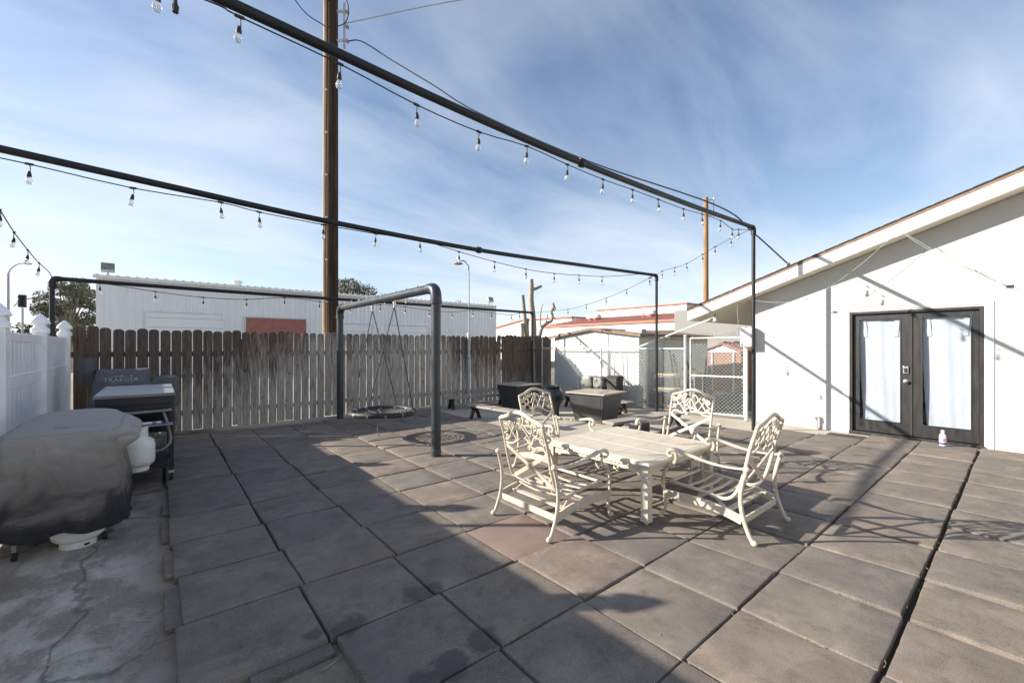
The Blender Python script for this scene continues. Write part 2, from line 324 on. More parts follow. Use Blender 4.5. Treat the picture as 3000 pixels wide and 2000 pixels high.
# ------------------------------------------------------------------ mesh helpers
class MB:
    def __init__(s): s.v = []; s.f = []
    def add(s, vs, fs):
        k = len(s.v); s.v += [tuple(v) for v in vs]; s.f += [tuple(i+k for i in f) for f in fs]; return s
    def box(s, x0, x1, y0, y1, z0, z1):
        return s.add([(x0,y0,z0),(x1,y0,z0),(x1,y1,z0),(x0,y1,z0),(x0,y0,z1),(x1,y0,z1),(x1,y1,z1),(x0,y1,z1)],
                     [(0,3,2,1),(4,5,6,7),(0,1,5,4),(1,2,6,5),(2,3,7,6),(3,0,4,7)])
    def obox(s, c, size, M=None):
        m = MB().box(-size[0]/2, size[0]/2, -size[1]/2, size[1]/2, -size[2]/2, size[2]/2)
        c = Vector(c); return s.add([c+((M @ Vector(v)) if M else Vector(v)) for v in m.v], m.f)
    def bar(s, a, b, w, h, up=(0, 0, 1)):       # rectangular bar from a to b
        a = Vector(a); b = Vector(b); d = (b-a); L = d.length; d.normalize(); u = Vector(up); sx = d.cross(u)
        if sx.length < 1e-4: sx = d.cross(Vector((1, 0, 0)))
        sx.normalize(); u = sx.cross(d)
        vs = []
        for t in (a, b):
            for (p, q) in ((-1, -1), (1, -1), (1, 1), (-1, 1)): vs.append(t+sx*(p*w/2)+u*(q*h/2))
        return s.add(vs, [(0,1,2,3),(7,6,5,4),(0,4,5,1),(1,5,6,2),(2,6,7,3),(3,7,4,0)])
    def tube(s, pts, r, n=8, ry=None, closed=False, up=None, caps=True):
        pts = [Vector(p) for p in pts]; N = len(pts); rs = r if isinstance(r, (list, tuple)) else [r]*N
        T = []
        for i in range(N):
            if closed: t = pts[(i+1) % N]-pts[i-1]
            else: t = pts[min(i+1, N-1)]-pts[max(i-1, 0)]
            T.append(t.normalized())
        u = Vector(up) if up else (Vector((0, 0, 1)) if abs(T[0].z) < .9 else Vector((1, 0, 0)))
        vs = []; 
        for i in range(N):
            if i and not up: u = u
            sx = T[i].cross(u)
            if sx.length < 1e-5: sx = T[i].orthogonal()
            sx.normalize(); uu = sx.cross(T[i]).normalized()
            if not up: u = uu
            for k in range(n):
                a = 2*math.pi*(k+.5)/n; ra = rs[i]; rb = ry*rs[i]/rs[0] if ry else rs[i]
                vs.append(pts[i]+sx*(math.cos(a)*ra)+uu*(math.sin(a)*rb))
        fs = []
        for i in range(N if closed else N-1):
            j = (i+1) % N
            for k in range(n): fs.append((i*n+k, i*n+(k+1) % n, j*n+(k+1) % n, j*n+k))
        if caps and not closed: fs += [tuple(range(n-1, -1, -1)), tuple((N-1)*n+k for k in range(n))]
        return s.add(vs, fs)
    def lathe(s, prof, n=24, c=(0, 0, 0), caps=True):
        vs = []; c = Vector(c)
        for (r, z) in prof:
            for k in range(n): a = 2*math.pi*k/n; vs.append(c+Vector((r*math.cos(a), r*math.sin(a), z)))
        fs = []
        for i in range(len(prof)-1):
            for k in range(n): fs.append((i*n+k, i*n+(k+1) % n, (i+1)*n+(k+1) % n, (i+1)*n+k))
        if caps: fs += [tuple(range(n-1, -1, -1)), tuple((len(prof)-1)*n+k for k in range(n))]
        return s.add(vs, fs)
    def prism(s, poly, axis, t0, t1):           # poly in the two other axes (cyclic order kept)
        def P(a, b, t): return {'x': (t, a, b), 'y': (a, t, b), 'z': (a, b, t)}[axis]
        n = len(poly); vs = [P(a, b, t0) for a, b in poly]+[P(a, b, t1) for a, b in poly]
        fs = [tuple(range(n)), tuple(range(2*n-1, n-1, -1))]+[(i, (i+1) % n, n+(i+1) % n, n+i) for i in range(n)]
        return s.add(vs, fs)
    def sphere(s, c, r, n=10, m=6, sz=(1, 1, 1)):
        prof = [(max(1e-4, r*math.sin(math.pi*i/m)), -r*math.cos(math.pi*i/m)) for i in range(m+1)]
        t = MB().lathe(prof, n, caps=False); c = Vector(c)
        return s.add([c+Vector((v[0]*sz[0], v[1]*sz[1], v[2]*sz[2])) for v in t.v], t.f)
    def xf(s, M): s.v = [tuple(M @ Vector(v)) for v in s.v]; return s
    def mesh(s, name, bevel=0, smooth=None, seg=2):
        me = bpy.data.meshes.new(name); me.from_pydata(s.v, [], s.f); bm = bmesh.new(); bm.from_mesh(me)
        bmesh.ops.recalc_face_normals(bm, faces=bm.faces)
        if bevel:
            es = [e for e in bm.edges if len(e.link_faces) == 2 and e.calc_face_angle(0) > R(35)]
            bmesh.ops.bevel(bm, geom=es, offset=bevel, segments=seg, affect='EDGES', profile=.6, clamp_overlap=True)
        bm.to_mesh(me); bm.free()
        if smooth is not None:
            me.polygons.foreach_set('use_smooth', [True]*len(me.polygons)); me.set_sharp_from_angle(angle=R(smooth))
        return me
    def build(s, name, mat, parent=None, bevel=0, smooth=None, loc=(0, 0, 0), seg=2, **tags):
        me = s.mesh(name, bevel, smooth, seg); me.materials.append(MT[mat] if isinstance(mat, str) else mat)
        return link(name, me, parent, loc, **tags)
def link(name, data, parent=None, loc=(0, 0, 0), label=None, category=None, group=None, kind=None):
    o = bpy.data.objects.new(name, data); COL.objects.link(o); o.location = loc
    if parent: o.parent = parent
    for k, v in (('label', label), ('category', category), ('group', group), ('kind', kind)):
        if v: o[k] = v
    return o
def thing(name, label, category, loc=(0, 0, 0), rz=0, group=None, kind=None):
    o = link(name, None, None, loc, label, category, group, kind); o.rotation_euler = (0, 0, rz); o.empty_display_size = .2; return o
def copy_tree(o, parent=None):
    c = o.copy(); COL.objects.link(c); c.parent = parent
    for ch in list(o.children): copy_tree(ch, c)
    return c
def smoothpath(pts, per=4):
    pts = [Vector(p) for p in pts]; P = [pts[0]*2-pts[1]]+pts+[pts[-1]*2-pts[-2]]; out = []
    for i in range(1, len(P)-2):
        for k in range(per):
            t = k/per; a, b, c, d = P[i-1], P[i], P[i+1], P[i+2]
            out.append(.5*((2*b)+(c-a)*t+(2*a-5*b+4*c-d)*t*t+(3*b-a-3*c+d)*t*t*t))
    out.append(pts[-1]); return out

# ================================================================== SETTING
m = MB(); S = 700
m.add([(-S,-S,-.03),(S,-S,-.03),(S,S,-.03),(-S,S,-.03)], [(0,1,2,3)])
m.build('ground', 'ground', kind='structure', label='bare dirt ground spreading around the yard', category='ground')
patio = MB().box(-1.45, 9.60, -4.2, 10.0, -.25, 0).build('patio', 'concrete', kind='structure', label='concrete patio slab laid over with rubber tiles', category='patio')
MB().box(9.85, 16.5, 3.6, 6.2, -.3, .004).build('side_path', 'turf', kind='structure', label='green turf strip behind the chain link gate', category='path')
MB().box(9.61, 9.84, 3.55, 10.0, -.25, .002).build('threshold_strip', 'concrete', kind='structure')
MB().box(-1.0, 9.3, 9.46, 9.60, 0, .05).build('fence_kerb', 'concrete', patio, bevel=.01)

# rubber tiles: X lines at 0.08 + 0.62 i, Y lines at 1.05 + 0.62 j
PITCH, TX0, TY0, TT = .62, .08, 1.05, .048
def tile_mesh(seed):
    rnd = random.Random(seed); h = .3035; b = .012; n = 9; ring = []
    per = []
    for k in range(4*n):
        side, t = divmod(k, n); t = t/n*2-1
        x, y = {0: (t, -1), 1: (1, t), 2: (-t, 1), 3: (-1, -t)}[side]
        per.append((x*(h+rnd.uniform(-.0018, .0018)), y*(h+rnd.uniform(-.0018, .0018))))
    vs = []; c = 4*n
    warp = [rnd.uniform(-.003, .003) for _ in range(4)]
    def zz(x, y): return warp[0]*x/h+warp[1]*y/h+warp[2]*x*y/h/h
    for (sc, z) in ((1, 0), (1, TT-b), (1-.012, TT-.003), (1-.045, TT), (.5, TT+.0006)):
        for (x, y) in per: vs.append((x*sc, y*sc, z+(zz(x*sc, y*sc) if z > .01 else 0)))
    vs.append((0, 0, TT+.0006)); fs = []
    for r in range(4):
        for k in range(c): fs.append((r*c+k, r*c+(k+1) % c, (r+1)*c+(k+1) % c, (r+1)*c+k))
    for k in range(c): fs.append((4*c+k, 4*c+(k+1) % c, 5*c))
    mb = MB().add(vs, fs); me = mb.mesh('tile', smooth=40); return me
tmeshes = [tile_mesh(i) for i in range(8)]
for t in tmeshes: t.materials.append(MT['tile'])
redmesh = tile_mesh(99); redmesh.materials.append(MT['red_tile'])
rt = random.Random(11)
for i in range(0, 15):
    for j in range(-7, 13):
        x = TX0+PITCH*i; y = TY0+PITCH*j
        if i == 0 and y < 2.25: continue
        if i == 1 and y < .9: continue
        if i <= 7: ok = True
        elif i <= 12: ok = y < 3.6
        elif i == 13: ok = y < 2.6
        else: ok = y < 1.6
        if not ok: continue
        # columns drift apart along Y towards the house side; one joint has opened wide
        gx = rt.uniform(-.005, .005); gy = rt.uniform(-.005, .005)
        if j <= -2 and i >= 3: gy -= .008+rt.uniform(0, .012)
        rowshift = {12: .004, 3: .02, 2: -.012, 1: .014, 0: -.01, -1: .012}.get(j, 0.006*math.sin(j*2.1))
        dx = rowshift+gx
        if i >= 6 and j <= 1: dx += .02
        red = (i == 3 and j == 2)
        o = link('tile', redmesh if red else tmeshes[rt.randrange(8)], patio)
        o.location = (x+PITCH/2+dx, y+PITCH/2+gy, 0.0005)
        o.rotation_euler = (R(rt.uniform(-.6, .6)), R(rt.uniform(-.6, .6)), R(rt.uniform(-.55, .55)+90*rt.randrange(4)))
        o.scale = (1, 1, 1+rt.uniform(-.08, .16))
        if red: o['label'] = 'reddish rubber tile'
bed = MB().box(.11, 5.02, 2.34, 9.08, -.01, .006); bed.box(5.021, 8.10, -3.2, 4.12, -.01, .006); bed.box(8.101, 8.72, -3.2, 2.86, -.01, .006); bed.box(8.721, 9.34, -3.2, 2.24, -.01, .006); bed.box(.75, 5.02, -3.2, 2.339, -.01, .006)
bed.build('tile_bed', 'soil', patio)
# lower tile strips that peep out under the left edge, with an odd tile beneath the griddle
for (x, y, w) in ((.035, 2.95, .5), (.04, 3.62, .45), (.03, 4.3, .5), (.04, 5.0, .35)):
    MB().box(0, .12, 0, w, 0, .03).build('tile_offcut', 'tile', patio, bevel=.006, loc=(x, y, 0))
MB().box(0, .36, 0, .09, 0, .026).build('tile_offcut', 'tile', patio, bevel=.006, loc=(.33, 2.205, 0))
MB().box(-.31, .31, -.61, .61, 0, .040).build('tile_offcut', 'tile', patio, bevel=.008, loc=(-.27, 6.55, 0))

# ================================================================== WHITE VINYL FENCE
vf = thing('vinyl_fence', 'white vinyl privacy fence with pointed post caps along the left edge', 'fence', (-1.12, 2.2, 0))
ys = [0.0, 1.9, 3.8, 5.7, 7.55]
for a, y in enumerate(ys):
    p = MB().box(-.064, .064, y-.064, y+.064, -.03, 1.72).build('post', 'white_vinyl', vf, bevel=.006)
    prof = [(.090, 0), (.090, .05), (.078, .062), (.062, .075), (.060, .09), (.068, .105), (.098, .118), (.098, .125), (.085, .155), (.060, .19), (.030, .222), (.004, .245)]
    cap = MB()
    rings = []
    for (r, z) in prof:
        n = 16
        rings.append([((r*math.copysign(abs(math.cos(t))**.55, math.cos(t))), (r*math.copysign(abs(math.sin(t))**.55, math.sin(t))), z) for t in [2*math.pi*k/n for k in range(n)]])
    vs = [q for rr in rings for q in rr]; n = 16
    cap.add(vs, [(i*n+k, i*n+(k+1) % n, (i+1)*n+(k+1) % n, (i+1)*n+k) for i in range(len(rings)-1) for k in range(n)]+[tuple(range((len(rings)-1)*n, len(rings)*n))])
    cap.v = [(v[0]*.92, v[1]*.92+y, v[2]+1.72) for v in cap.v]
    cap.build('post_cap', 'white_vinyl', p, smooth=50)
for a in range(4):
    y0, y1 = ys[a]+.064, ys[a+1]-.064
    for (z0, z1) in ((1.60, 1.69), (1.13, 1.26), (.12, .26)):
        MB().box(-.026, .026, y0, y1, z0, z1).build('rail', 'white_vinyl', vf, bevel=.005)
    nb = 11; w = (y1-y0)/nb
    for k in range(nb):
        for (za, zb) in ((.26, 1.13), (1.26, 1.60)):
            b = MB(); yy = y0+k*w
            b.prism([(-.012, yy+.002), (.012, yy+.002), (.016, yy+.012), (.016, yy+w-.012), (.012, yy+w-.002), (-.012, yy+w-.002)], 'z', za, zb)
            b.build('board', 'white_vinyl', vf)

# ================================================================== BOARD FENCE
FY = 9.72
wf = thing('board_fence', 'weathered grey brown dog-eared picket fence across the back of the yard', 'fence', (0, FY, 0))
def picket_mesh(seed, h=1.82, w=.142):
    rnd = random.Random(seed); m = MB(); hw = w/2; ear = .035; lev = [0, .45, .9, 1.35, h-ear-.008]
    bow = rnd.uniform(-.002, .002); wob = [rnd.uniform(-.002, .002) for _ in range(8)]
    L = [(-hw+wob[k], z) for k, z in enumerate(lev)]; Rr = [(hw+wob[4-k], z) for k, z in enumerate(lev)]
    top = [(hw-.012, h-.015), (hw-ear, h), (0, h+.004), (-hw+ear, h), (-hw+.012, h-.015)]
    poly = Rr+top+L[::-1]
    m.prism([(x+bow*math.sin(z/h*math.pi), z) for x, z in poly], 'y', -.009, .009)
    return m.mesh('picket', bevel=.0025, seg=1)
pms = [picket_mesh(i) for i in range(6)]
for p in pms: p.materials.append(MT['picket'])
rp = random.Random(5); x = -.95; k = 0
while x < 9.72:
    o = link('picket', pms[rp.randrange(6)], wf); dense = x > 7.72
    o.location = (x, (-.03 if dense else 0)+rp.uniform(-.005, .005), .02+rp.uniform(-.018, .022)+(.035 if dense else 0)+(.03 if x < -.6 else 0)); o.rotation_euler = (R(rp.uniform(-.4, .4)), R(rp.uniform(-.14, .14)), math.pi*rp.randrange(2)); o.scale.x = rp.uniform(.965, 1.015) if not dense else 1.03
    x += .153+rp.uniform(-.003, .003) if not dense else .144
for z in (.35, 1.42): MB().box(-1.05, 9.75, .022, .060, z-.045, z+.045).build('rail', 'picket', wf)
for q in range(6): MB().box(-.85+q*2.1-.045, -.85+q*2.1+.045, .062, .152, -.03, 1.7).build('post', 'picket', wf)
MB().bar((8.93, -.075, .0), (8.86, -.065, 1.80), .085, .07).build('brace_post', 'grey_wood', wf)

# ================================================================== PIPE FRAMES
def pipe_frame(label, y, pts, posts, r, elbow=True, coupling=None, base=0.0):
    t = thing('pipe_frame', label, 'pipe frame', (0, 0, 0), group='pipe frames that carry the string lights')
    MB().tube(smoothpath(pts, 5), r, 14).build('beam', 'black_pipe', t, smooth=40)
    for (px_, py_, zt, zb) in posts:
        MB().tube([(px_, py_, zb), (px_, py_, zt)], r*.93, 14).build('post', 'black_pipe', t, smooth=40)
        MB().tube([(px_, py_, zt-.09), (px_, py_, zt-.02)], r*1.28, 14).build('collar', 'black_pipe', t, smooth=40)
        s_ = 1 if pts[len(pts)//2][0] > px_ else -1
        el = [(px_, py_, zt-.05), (px_, py_, zt-.01), (px_+s_*.012, py_, zt+.022), (px_+s_*.04, py_, zt+.038), (px_+s_*.09, py_, zt+.04)]
        MB().tube(smoothpath(el, 3), r*1.22, 14).build('elbow', 'black_pipe', t, smooth=40)
    if coupling:
        c = Vector(coupling); MB().tube([c-Vector((.045, 0, 0)), c-Vector((.03, 0, 0)), c+Vector((.03, 0, 0)), c+Vector((.045, 0, 0))], [r*1.15, r*1.5, r*1.5, r*1.15], 12).build('coupling', 'black_pipe', t, smooth=40)
    return t
zA = 2.57
pipe_frame('low black pipe frame standing just in front of the board fence', 9.4, [(-1.17, 9.30, zA), (1.5, 9.36, zA-.01), (5, 9.43, zA), (8.67, 9.48, zA)], [(-1.20, 9.30, zA-.04, 0), (8.70, 9.48, zA-.04, 0)], .033)
MB()
YB = 5.61
pipe_frame('middle black pipe frame whose beam crosses the utility pole', YB, [(-1.22, YB, 3.25), (0.2, YB, 3.185), (1.64, YB, 3.125), (3.98, YB, 3.10), (6.6, YB, 3.165), (9.13, YB, 3.245)], [(-1.25, YB, 3.21, 0), (9.16, YB, 3.205, 0)], .034, coupling=(3.98, YB, 3.10))
YC = 3.21
pipe_frame('tall black pipe frame nearest the house, its beam highest overhead', YC, [(-1.22, YC, 3.75), (0.3, YC, 3.72), (2.0, YC, 3.655), (3.7, YC, 3.63), (6.2, YC, 3.675), (8.47, YC, 3.755)], [(-1.25, YC, 3.71, 0), (8.50, YC, 3.715, 0)], .035, coupling=(3.7, YC, 3.63))

# ================================================================== STRING LIGHTS
def rope(m, pts, r=.0055): m.tube(pts, r, 6)
sock_me = MB().lathe([(.004, .0), (.012, -.006), (.0175, -.03), (.019, -.058), (.016, -.062)], 10).mesh('socket', smooth=40); sock_me.materials.append(MT['rubber_black'])
bulb_me = MB().lathe([(.014, -.062), (.017, -.070), (.026, -.092), (.027, -.108), (.020, -.126), (.004, -.133)], 12).mesh('bulb', smooth=60); bulb_me.materials.append(MT['bulb'])
drop_me = MB().tube([(0, 0, .002), (.004, 0, -.03), (0, 0, -.062)], .0045, 6).mesh('drop_wire', smooth=40); drop_me.materials.append(MT['cord'])
tee_me = MB().tube([(-.03, 0, 0), (-.022, 0, 0), (.022, 0, 0), (.03, 0, 0)], [.006, .011, .011, .006], 8).mesh('tee', smooth=40); tee_me.materials.append(MT['rubber_black'])
rb = random.Random(3)
def string_lights(label, nodes, lamps, rz):
    nodes = [Vector(n) for n in nodes]; t = thing('string_lights', label, 'string lights', nodes[0], group='strings of clear bulbs strung over the patio')
    rel = [n-nodes[0] for n in nodes]
    m = MB(); rope(m, smoothpath(rel, 3)); m.build('wire', 'cord', t, smooth=40)
    for i in lamps:
        a = link('drop_wire', drop_me, t, rel[i]); a.rotation_euler = (R(rb.uniform(-6, 6)), R(rb.uniform(-6, 6)), rz)
        b = link('tee', tee_me, a); tang = (nodes[min(i+1, len(nodes)-1)]-nodes[max(i-1, 0)]); b.rotation_euler = (0, -math.atan2(tang.z, math.hypot(tang.x, tang.y)), 0)
        s_ = link('socket', sock_me, t, rel[i]+Vector((0, 0, -.06))); s_.rotation_euler = (R(rb.uniform(-9, 9)), R(rb.uniform(-9, 9)), 0)
        link('bulb', bulb_me, s_); s_.scale = (.88, .88, .88)
    return t
K = 3000/2352
def P2(lst, f): return [f(a*K, b*K) for a, b in lst]
# along the tall beam
cl = [(550, 39), (780, 147), (957, 241), (1100, 303), (1210, 336), (1303, 378), (1385, 412), (1453, 436), (1512, 458), (1570, 480), (1613, 492), (1655, 507), (1682, 526), (1697, 527)]
cn = [ony(a*K, b*K, YC-.02) for a, b in cl]
cn = [Vector((-1.2, YC-.02, 3.66)), Vector((-.45, YC-.02, 3.62)), Vector((.005, YC-.02, 3.645)), Vector((.30, YC-.02, 3.66))]+cn+[Vector((8.46, YC-.02, 3.70))]
sC = string_lights('string of bulbs hung under the tall beam nearest the house', cn, [2]+list(range(4, 18)), 0)
MB().tube([(1.285, 0, -.03), (1.285, 0, -.10), (1.285, 0, -.115), (1.285, 0, -.15)], [.006, .012, .019, .016], 8).build('plug', 'rubber_black', sC)
bl = [(67, 377), (305, 432), (507, 465), (595, 487), (742, 516), (863, 537), (964, 551), (1054, 578), (1136, 601), (1208, 618), (1273, 628), (1330, 632), (1383, 635), (1440, 632), (1495, 628)]
bn = [Vector((-1.2, YB-.02, 3.16))]+[ony(a*K, b*K, YB-.02) for a, b in bl]+[Vector((9.12, YB-.02, 3.20))]
string_lights('string of bulbs hung under the middle beam', bn, [1, 2, 3, 4, 5, 6, 7, 8, 9, 10, 11, 12, 13, 15], 0)
al = [(292, 829), (454, 854), (595, 871), (722, 877), (833, 872), (936, 883), (1027, 896), (1114, 893), (1187, 899), (1259, 909), (1324, 914), (1386, 909), (1440, 917), (1498, 922), (1522, 917)]
an = [Vector((-1.16, 9.28, 2.53))]+[ony(a, b, 9.36) for a, b in al]+[Vector((8.66, 9.44, 2.55))]
string_lights('string of bulbs hung under the low beam by the board fence', an, list(range(0, 16)), 0)
A_, B_, C_ = (8.67, 9.48), (9.16, YB), (8.50, YC)
ab = [Vector((*A_, 2.56))]+[onplane(a, b, A_, B_) for a, b in ((1664, 906), (1718, 892), (1776, 873), (1836, 848), (1903, 814))]+[Vector((*B_, 3.24))]
string_lights('string of bulbs spanning from the low frame to the middle frame at the far end', ab, [1, 2, 3, 4, 5], R(90))
bc = [Vector((*B_, 3.24))]+[onplane(a, b, B_, C_) for a, b in ((1940, 794), (1977, 784), (2012, 772), (2059, 745), (2095, 723), (2142, 698))]+[Vector((*C_, 3.74))]
string_lights('string of bulbs climbing from the middle frame to the tall frame at the far end', bc, [1, 2, 3, 4, 5, 6], R(90))
Ln, Bn = (-1.20, 9.30), (-1.25, YB)
lf = [Vector((-1.2, 9.30, 2.57))]+[onplane(a, b, Ln, Bn) for a, b in ((144, 797), (114, 770), (81, 732), (41, 680), (0, 615))]+[Vector((-1.25, YB, 3.22))]
string_lights('string of bulbs rising at the left edge above the vinyl fence', lf, [2, 3, 4, 5], R(90))

# ================================================================== HOUSE
HX = 9.6
def ztop(y): return 2.37+.338*(4.87-y)
RY = -3.2                                     # ridge
house = thing('house', 'white stucco house with a low gable and dark french doors on the right', 'house', (HX, 0, 0))
def under(y): return ztop(y)-.245
DY0, DY1, DZ = .385, 2.015, 2.165             # door opening
w = MB(); w.prism([(3.6, -.02), (3.6, under(3.6)), (DY1, under(DY1)), (DY1, -.02)], 'x', 0, .2); w.build('wall', 'stucco', house)
w = MB(); w.prism([(DY1, DZ), (DY1, under(DY1)), (DY0, under(DY0)), (DY0, DZ)], 'x', 0, .2); w.build('wall', 'stucco', house)
w = MB(); w.prism([(DY0, -.02), (DY0, under(DY0)), (RY, under(RY)), (2*RY-3.6, under(3.6)), (2*RY-3.6, -.02)], 'x', 0, .2); w.build('wall', 'stucco', house)
MB().box(.2, 8.6, 3.4, 3.6, -.02, under(3.6)).build('wall', 'stucco', house)
MB().box(.9, 1.0, -1.5, 3.0, 0, 2.6).build('interior_wall', 'black', house)  # walls coloured black to paint in the darkness of the unlit room
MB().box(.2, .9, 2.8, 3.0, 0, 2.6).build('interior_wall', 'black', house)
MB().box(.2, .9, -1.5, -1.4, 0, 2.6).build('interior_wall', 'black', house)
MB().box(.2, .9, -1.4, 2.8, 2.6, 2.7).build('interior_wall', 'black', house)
OV = -.4; RX1 = 9.0
def roofpoly(a, b): return [(4.87, ztop(4.87)+a), (RY, ztop(RY)+a), (2*RY-4.87, ztop(4.87)+a), (2*RY-4.87, ztop(4.87)+b), (RY, ztop(RY)+b), (4.87, ztop(4.87)+b)]
roof = MB().prism(roofpoly(.0, .022), 'x', OV-.025, RX1).build('roof', 'shingle', house)
MB().prism([(4.845, ztop(4.845)-.045), (RY, ztop(RY)-.045), (RY, ztop(RY)-.001), (4.845, ztop(4.845)-.001)], 'x', OV-.018, OV).build('drip_edge', 'trim_brown', roof)
MB().prism([(4.85, ztop(4.85)-.245), (RY, ztop(RY)-.245), (RY, ztop(RY)-.046), (4.85, ztop(4.85)-.046)], 'x', OV-.012, OV+.03).build('fascia', 'white_paint', roof)
MB().box(OV+.032, RX1, 4.815, 4.85, ztop(4.85)-.245, ztop(4.85)-.003).build('fascia', 'white_paint', roof)
MB().prism([(4.813, ztop(4.813)-.235), (RY, ztop(RY)-.235), (RY, ztop(RY)-.20), (4.813, ztop(4.813)-.20)], 'x', OV+.031, RX1-.05).build('soffit', 'soffit', roof)
# shingle butts show as small steps along the rake
for k in range(40):
    y = 4.8-k*.2; MB().bar((OV-.02, y, ztop(y)+.024), (OV+.5, y, ztop(y)+.024), .16, .008, up=(0, .338, 1)).build('shingle', 'shingle', roof)
# door casing
c = MB(); c.box(-.016, .0, DY1, DY1+.10, .0, DZ+.02); c.build('door_casing', 'white_paint', house, bevel=.004)
MB().box(-.016, .0, DY0-.10, DY0, .0, DZ+.02).build('door_casing', 'white_paint', house, bevel=.004)
MB().box(-.018, .0, DY0-.10, DY1+.10, DZ+.022, DZ+.075).build('door_casing', 'white_paint', house, bevel=.004)
fr = MB().box(-.02, .19, DY1-.045, DY1-.001, .04, DZ-.001).build('door_frame', 'door_black', house, bevel=.003)
MB().box(-.02, .19, DY0+.001, DY0+.045, .04, DZ-.001).build('door_frame', 'door_black', house, bevel=.003)
MB().box(-.02, .19, DY0+.046, DY1-.046, DZ-.045, DZ-.001).build('door_frame', 'door_black', house, bevel=.003)
MB().box(-.07, .19, DY0, DY1, .0, .055).build('threshold', 'door_black', house, bevel=.008)
mid = (DY0+DY1)/2; dlo, dhi = DY0+.05, DY1-.05
def leaf(y0, y1, knob):
    z0, z1 = .065, DZ-.05; X0, X1 = .03, .075; d = MB(); sa, sb = (.12, .075) if knob else (.075, .12)
    d.box(X0, X1, y0, y0+sa, z0, z1); d.box(X0, X1, y1-sb, y1, z0, z1); d.box(X0+.001, X1-.001, y0+sa, y1-sb, z1-.075, z1); d.box(X0+.001, X1-.001, y0+sa, y1-sb, z0, z0+.19)
    dd = d.build('door', 'door_black', house, bevel=.003)
    gy0, gy1, gz0, gz1 = y0+sa, y1-sb, z0+.19, z1-.075
    b = MB(); t = .016
    b.box(X0-.006, X0+.012, gy0-.004, gy0+t, gz0-.004, gz1+.004); b.box(X0-.006, X0+.012, gy1-t, gy1+.004, gz0-.004, gz1+.004); b.box(X0-.006, X0+.012, gy0+t, gy1-t, gz0-.004, gz0+t); b.box(X0-.006, X0+.012, gy0+t, gy1-t, gz1-t, gz1+.004)
    b.build('glazing_bead', 'door_black', dd, bevel=.003)
    MB().box(X0+.014, X0+.020, gy0+.001, gy1-.001, gz0+.001, gz1-.001).build('pane', 'glass', dd)
    # curtain tied inside the glass, pulled away from the hinge side
    nx, nz = 26, 24; vs = []; cw = gy1-gy0
    for j in range(nz+1):
        v = j/nz; sag = .012+.065*(1-v)**1.6
        for i in range(nx+1):
            u = i/nx; yy = gy1+.02-sag*(1.0)-(cw+.03-sag)*u
            xx = X1+.025+.007*math.sin(u*9+v*1.5)+.003*math.sin(u*27+3+v)+.008*math.sin(v*4+u*3)
            vs.append((xx, yy, gz0-.01+(gz1-gz0+.02)*v))
    fs = [(j*(nx+1)+i, j*(nx+1)+i+1, (j+1)*(nx+1)+i+1, (j+1)*(nx+1)+i) for j in range(nz) for i in range(nx)]
    cu = MB().add(vs, fs).build('curtain', 'curtain', dd, smooth=60)
    for q in (.14, .86):
        yq = gy1-(cw)*q; tb = []
        n2 = 8
        for j in range(n2+1):
            v = j/n2; tb.append((X1+.006+.006*math.sin(j), yq-.035+.02*v*(-1 if q > .5 else 1), gz1-.32+.32*v)); tb.append((X1+.006+.006*math.cos(j*1.3), yq+.03+.02*v*(-1 if q > .5 else 1), gz1-.32+.32*v))
        MB().add(tb, [(2*j, 2*j+1, 2*j+3, 2*j+2) for j in range(n2)]).build('curtain_tie', 'curtain', cu, smooth=60)
    if knob:
        yk = y0+.06
        k = MB(); k.lathe([(.032, 0), (.032, .006), (.014, .012), (.013, .035), (.028, .045), (.031, .06), (.022, .075), (.004, .08)], 16); k.xf(Matrix.Translation((X0, yk, .97)) @ Matrix.Rotation(R(-90), 4, 'Y')).build('knob', 'steel', dd, smooth=40)
        k = MB().box(X0-.022, X0, yk-.034, yk+.034, 1.10, 1.22); k.build('keypad_lock', 'steel', dd, bevel=.006)
        k = MB().box(X0-.028, X0-.0225, yk-.02, yk+.02, 1.12, 1.19); k.build('keypad', 'black', dd, bevel=.002)
leaf(mid+.004, dhi, True); leaf(dlo, mid-.004, False)
MB().box(.016, .029, mid-.016, mid+.012, .066, DZ-.052).build('astragal', 'dark_wood', house, bevel=.003)

# electrical box, spigot, cords on the house
eb = thing('meter_box', 'white electrical box fixed to the house corner beside the gate', 'electrical box', (9.47, 3.60, 1.55))
MB().box(-.09, .10, -.02, .20, 0, .40).build('cabinet', 'white_paint', eb, bevel=.008)
MB().box(-.10, -.091, .0, .18, .02, .38).build('cover', 'white_paint', eb, bevel=.003)
MB().tube([(.0, .12, 0), (.0, .12, -1.54)], .035, 10).build('conduit', 'white_paint', eb, smooth=40)
MB().lathe([(.11, .40), (.11, .415), (.02, .42)], 4, (0.0, .09, 0)).build('lid', 'red_trim', eb)
sp = thing('garden_spigot', 'small rusty white standpipe at the foot of the house wall', 'spigot', (9.53, 2.50, 0))
MB().tube([(0, 0, 0), (0, 0, .22)], .022, 10).build('riser', 'spigot', sp, smooth=40)
MB().tube(smoothpath([(0, 0, .20), (-.02, .01, .235), (-.05, .015, .23), (-.062, .018, .19)], 3), .017, 8).build('spout', 'spigot', sp, smooth=40)
MB().lathe([(.03, .235), (.034, .24), (.034, .25), (.01, .262)], 10).build('handle', 'spigot', sp, smooth=40)
MB().lathe([(.045, 0), (.04, .03), (.02, .05)], 10).build('base', 'spigot', sp, smooth=40)

